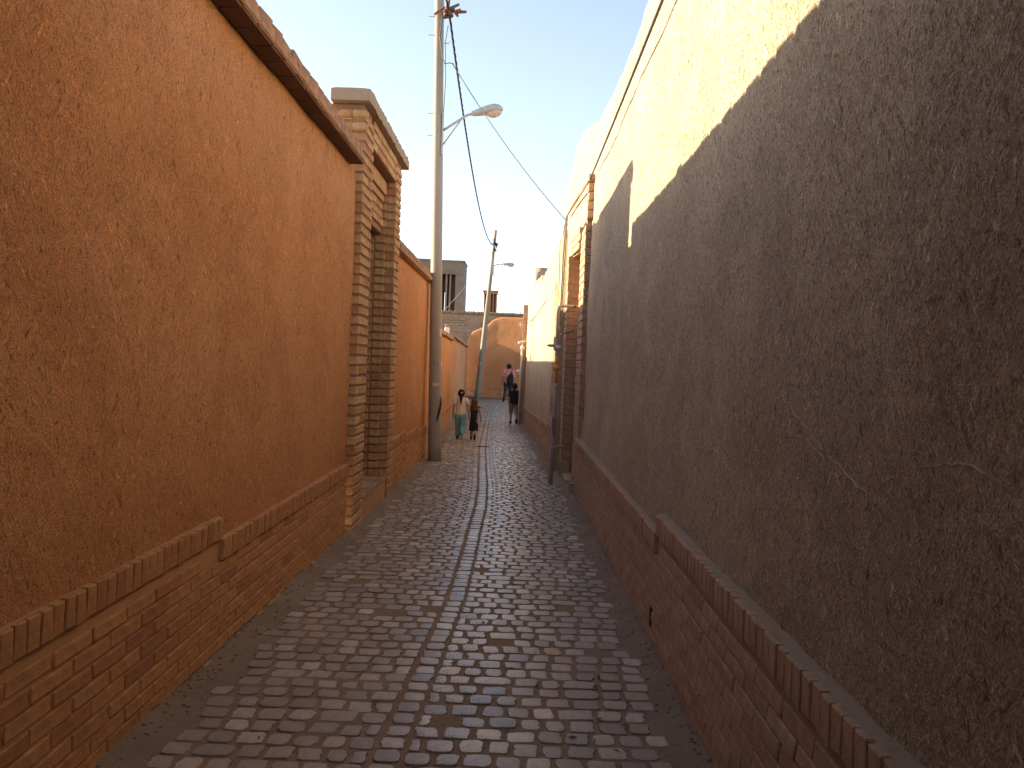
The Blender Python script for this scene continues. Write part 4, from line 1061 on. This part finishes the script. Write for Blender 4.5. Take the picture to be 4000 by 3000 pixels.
# younger girl
JS = dict(WALK); JS.update(head=(0, .01, .895), neck=(0, 0, .79), sl=(-.098, 0, .755), sr=(.098, 0, .755), el=(-.128, -.02, .635), wl=(-.125, .03, .53), er=(.145, .0, .62), wr=(.160, .02, .50), hl=(-.052, 0, .46), hr=(.052, 0, .46))
def dress_small(t, j, h, hr, sw, hw):
    tee(t, j, h, sw, hw, 'navy', .05, 1.0, 0)
    b = MB()
    for s in (-1, 1): b.cap((s*.085*h, 0, .785*h), .028*h, (s*.135*h, 0, .765*h), .022*h)
    blob('shoulder_frill', b, 'navy', t, .007, 1)
    b = MB(); b.loft([(0, -.02*h, .215*h, .112*h, .092*h), (0, -.015*h, .24*h, .115*h, .092*h), (0, 0, .42*h, .105*h, .085*h), (0, 0, .525*h, .092*h, .075*h), (0, 0, .54*h, .07*h, .055*h)])
    blob('skirt', b, 'navy_dark', t, .008, 2)
    shoes(t, j, h, 'shoe_dark', 'shoe_dark')
    b = MB(); c = j['head']; b.sphere(c+Vector((0, -hr*.10, hr*.10)), (hr*.95, hr*1.0, hr*1.04), 14, 10)
    b.loft([(hr*.05, -hr*.62, c.z-hr*2.35, hr*.95, hr*.30), (hr*.05, -hr*.62, c.z-hr*2.1, hr*1.0, hr*.36), (0, -hr*.5, c.z-hr*1.0, hr*.95, hr*.55), (0, -hr*.35, c.z, hr*.9, hr*.7), (0, -hr*.2, c.z+hr*.5, hr*.7, hr*.6)])
    blob('hair', b, 'hair_brown', t, .007, 2)
person('little girl in navy frilled top and dark skirt with long loose brown hair', (-.925, 17.32, rad(-3)), .945, .088, JS, dress_small)
# child in dark tee
JB = dict(WALK); JB.update(kl=(-.065, .05, .275), kr=(.062, -.03, .27), al=(-.066, .05, .045), ar=(.06, -.14, .10), tl=(-.075, .125, .022), tr=(.062, -.11, .03), er=(.165, -.03, .65), wr=(.215, -.01, .52), el=(-.135, -.03, .64), wl=(-.125, .02, .50), hl=(-.058, 0, .475), hr=(.058, 0, .475))
def dress_boy(t, j, h, hr, sw, hw):
    tee(t, j, h, sw*1.05, hw, 'navy_dark', -.02, 1.15, .62)
    legs(t, j, h, 'khaki', 'knee', .066, .054, .050, 'shorts')
    shoes(t, j, h, 'shoe_dark', 'shoe_dark')
    b = MB(); c = j['head']; b.sphere(c+Vector((0, -hr*.10, hr*.12)), (hr*.94, hr*1.0, hr*1.03), 14, 10); b.cap(c+Vector((-hr*.2, -hr*.8, hr*.0)), hr*.34, c+Vector((-hr*.25, -hr*1.0, -hr*1.7)), hr*.22)
    blob('hair', b, 'hair_dark', t, .007, 2)
person('child in dark navy t-shirt and khaki shorts walking ahead near the right wall', (-.045, 22.75, rad(4)), 1.20, .078, JB, dress_boy)
# man
JM = dict(WALK); JM.update(head=(.01, .01, .928), neck=(0, 0, .845), sl=(-.115, 0, .815), sr=(.115, 0, .815), el=(-.155, -.02, .65), wl=(-.160, .02, .51), er=(.150, .0, .65), wr=(.150, .06, .52), hl=(-.058, 0, .50), hr=(.058, 0, .50),
    al=(-.075, -.19, .115), tl=(-.085, -.165, .035), kl=(-.060, -.02, .285), kr=(.055, .07, .28), ar=(.05, .07, .045), tr=(.055, .14, .02))
def dress_man(t, j, h, hr, sw, hw):
    tee(t, j, h, sw, hw, 'shirt_print', -.03, 1.06, .72, .010)
    legs(t, j, h, 'trousers', 'ankle', .068, .048, .042)
    shoes(t, j, h, 'shoe_dark', 'shoe_dark')
    b = MB(); c = j['head']; b.sphere(c+Vector((0, -hr*.10, hr*.18)), (hr*.96, hr*1.02, hr*1.03), 14, 10); rg = random.Random(2)
    for _ in range(26): a, e = rg.uniform(0, 6.28), rg.uniform(0, 1.3); b.sphere(c+Vector((math.cos(a)*math.cos(e)*hr*.8, math.sin(a)*math.cos(e)*hr*.85-hr*.15, math.sin(e)*hr*.95+hr*.18)), hr*.24, 6, 5)
    blob('hair', b, 'hair_dark', t, .010, 1)
MX, MY = -.375, 35.0
person('man in red and white patterned shirt walking at the far end of the alley', (MX, MY, rad(-6)), 1.73, .070, JM, dress_man)
bp = thing('backpack', 'black sling backpack worn on the back of the man in patterned shirt', 'bag')
b = MB(); b.loft([(.10, -.20, .80, .10, .07), (.10, -.21, .88, .155, .10), (.11, -.21, 1.08, .155, .10), (.13, -.20, 1.24, .11, .08), (.16, -.17, 1.34, .05, .05)]); blob('pack', b, 'bag', bp, .012, 4)
MB().tube([(.16, -.17, 1.30), (.17, -.13, 1.42), (.18, .0, 1.47), (.14, .12, 1.38), (0, .16, 1.15)], .022, 6).build('strap', 'bag', bp, True)
MB().box(.03, .18, -.325, -.30, .88, 1.02).build('pocket', 'shoe_dark', bp)
bp.location = (MX, MY, gz(MY)+.004); bp.rotation_euler = (0, 0, rad(-6))
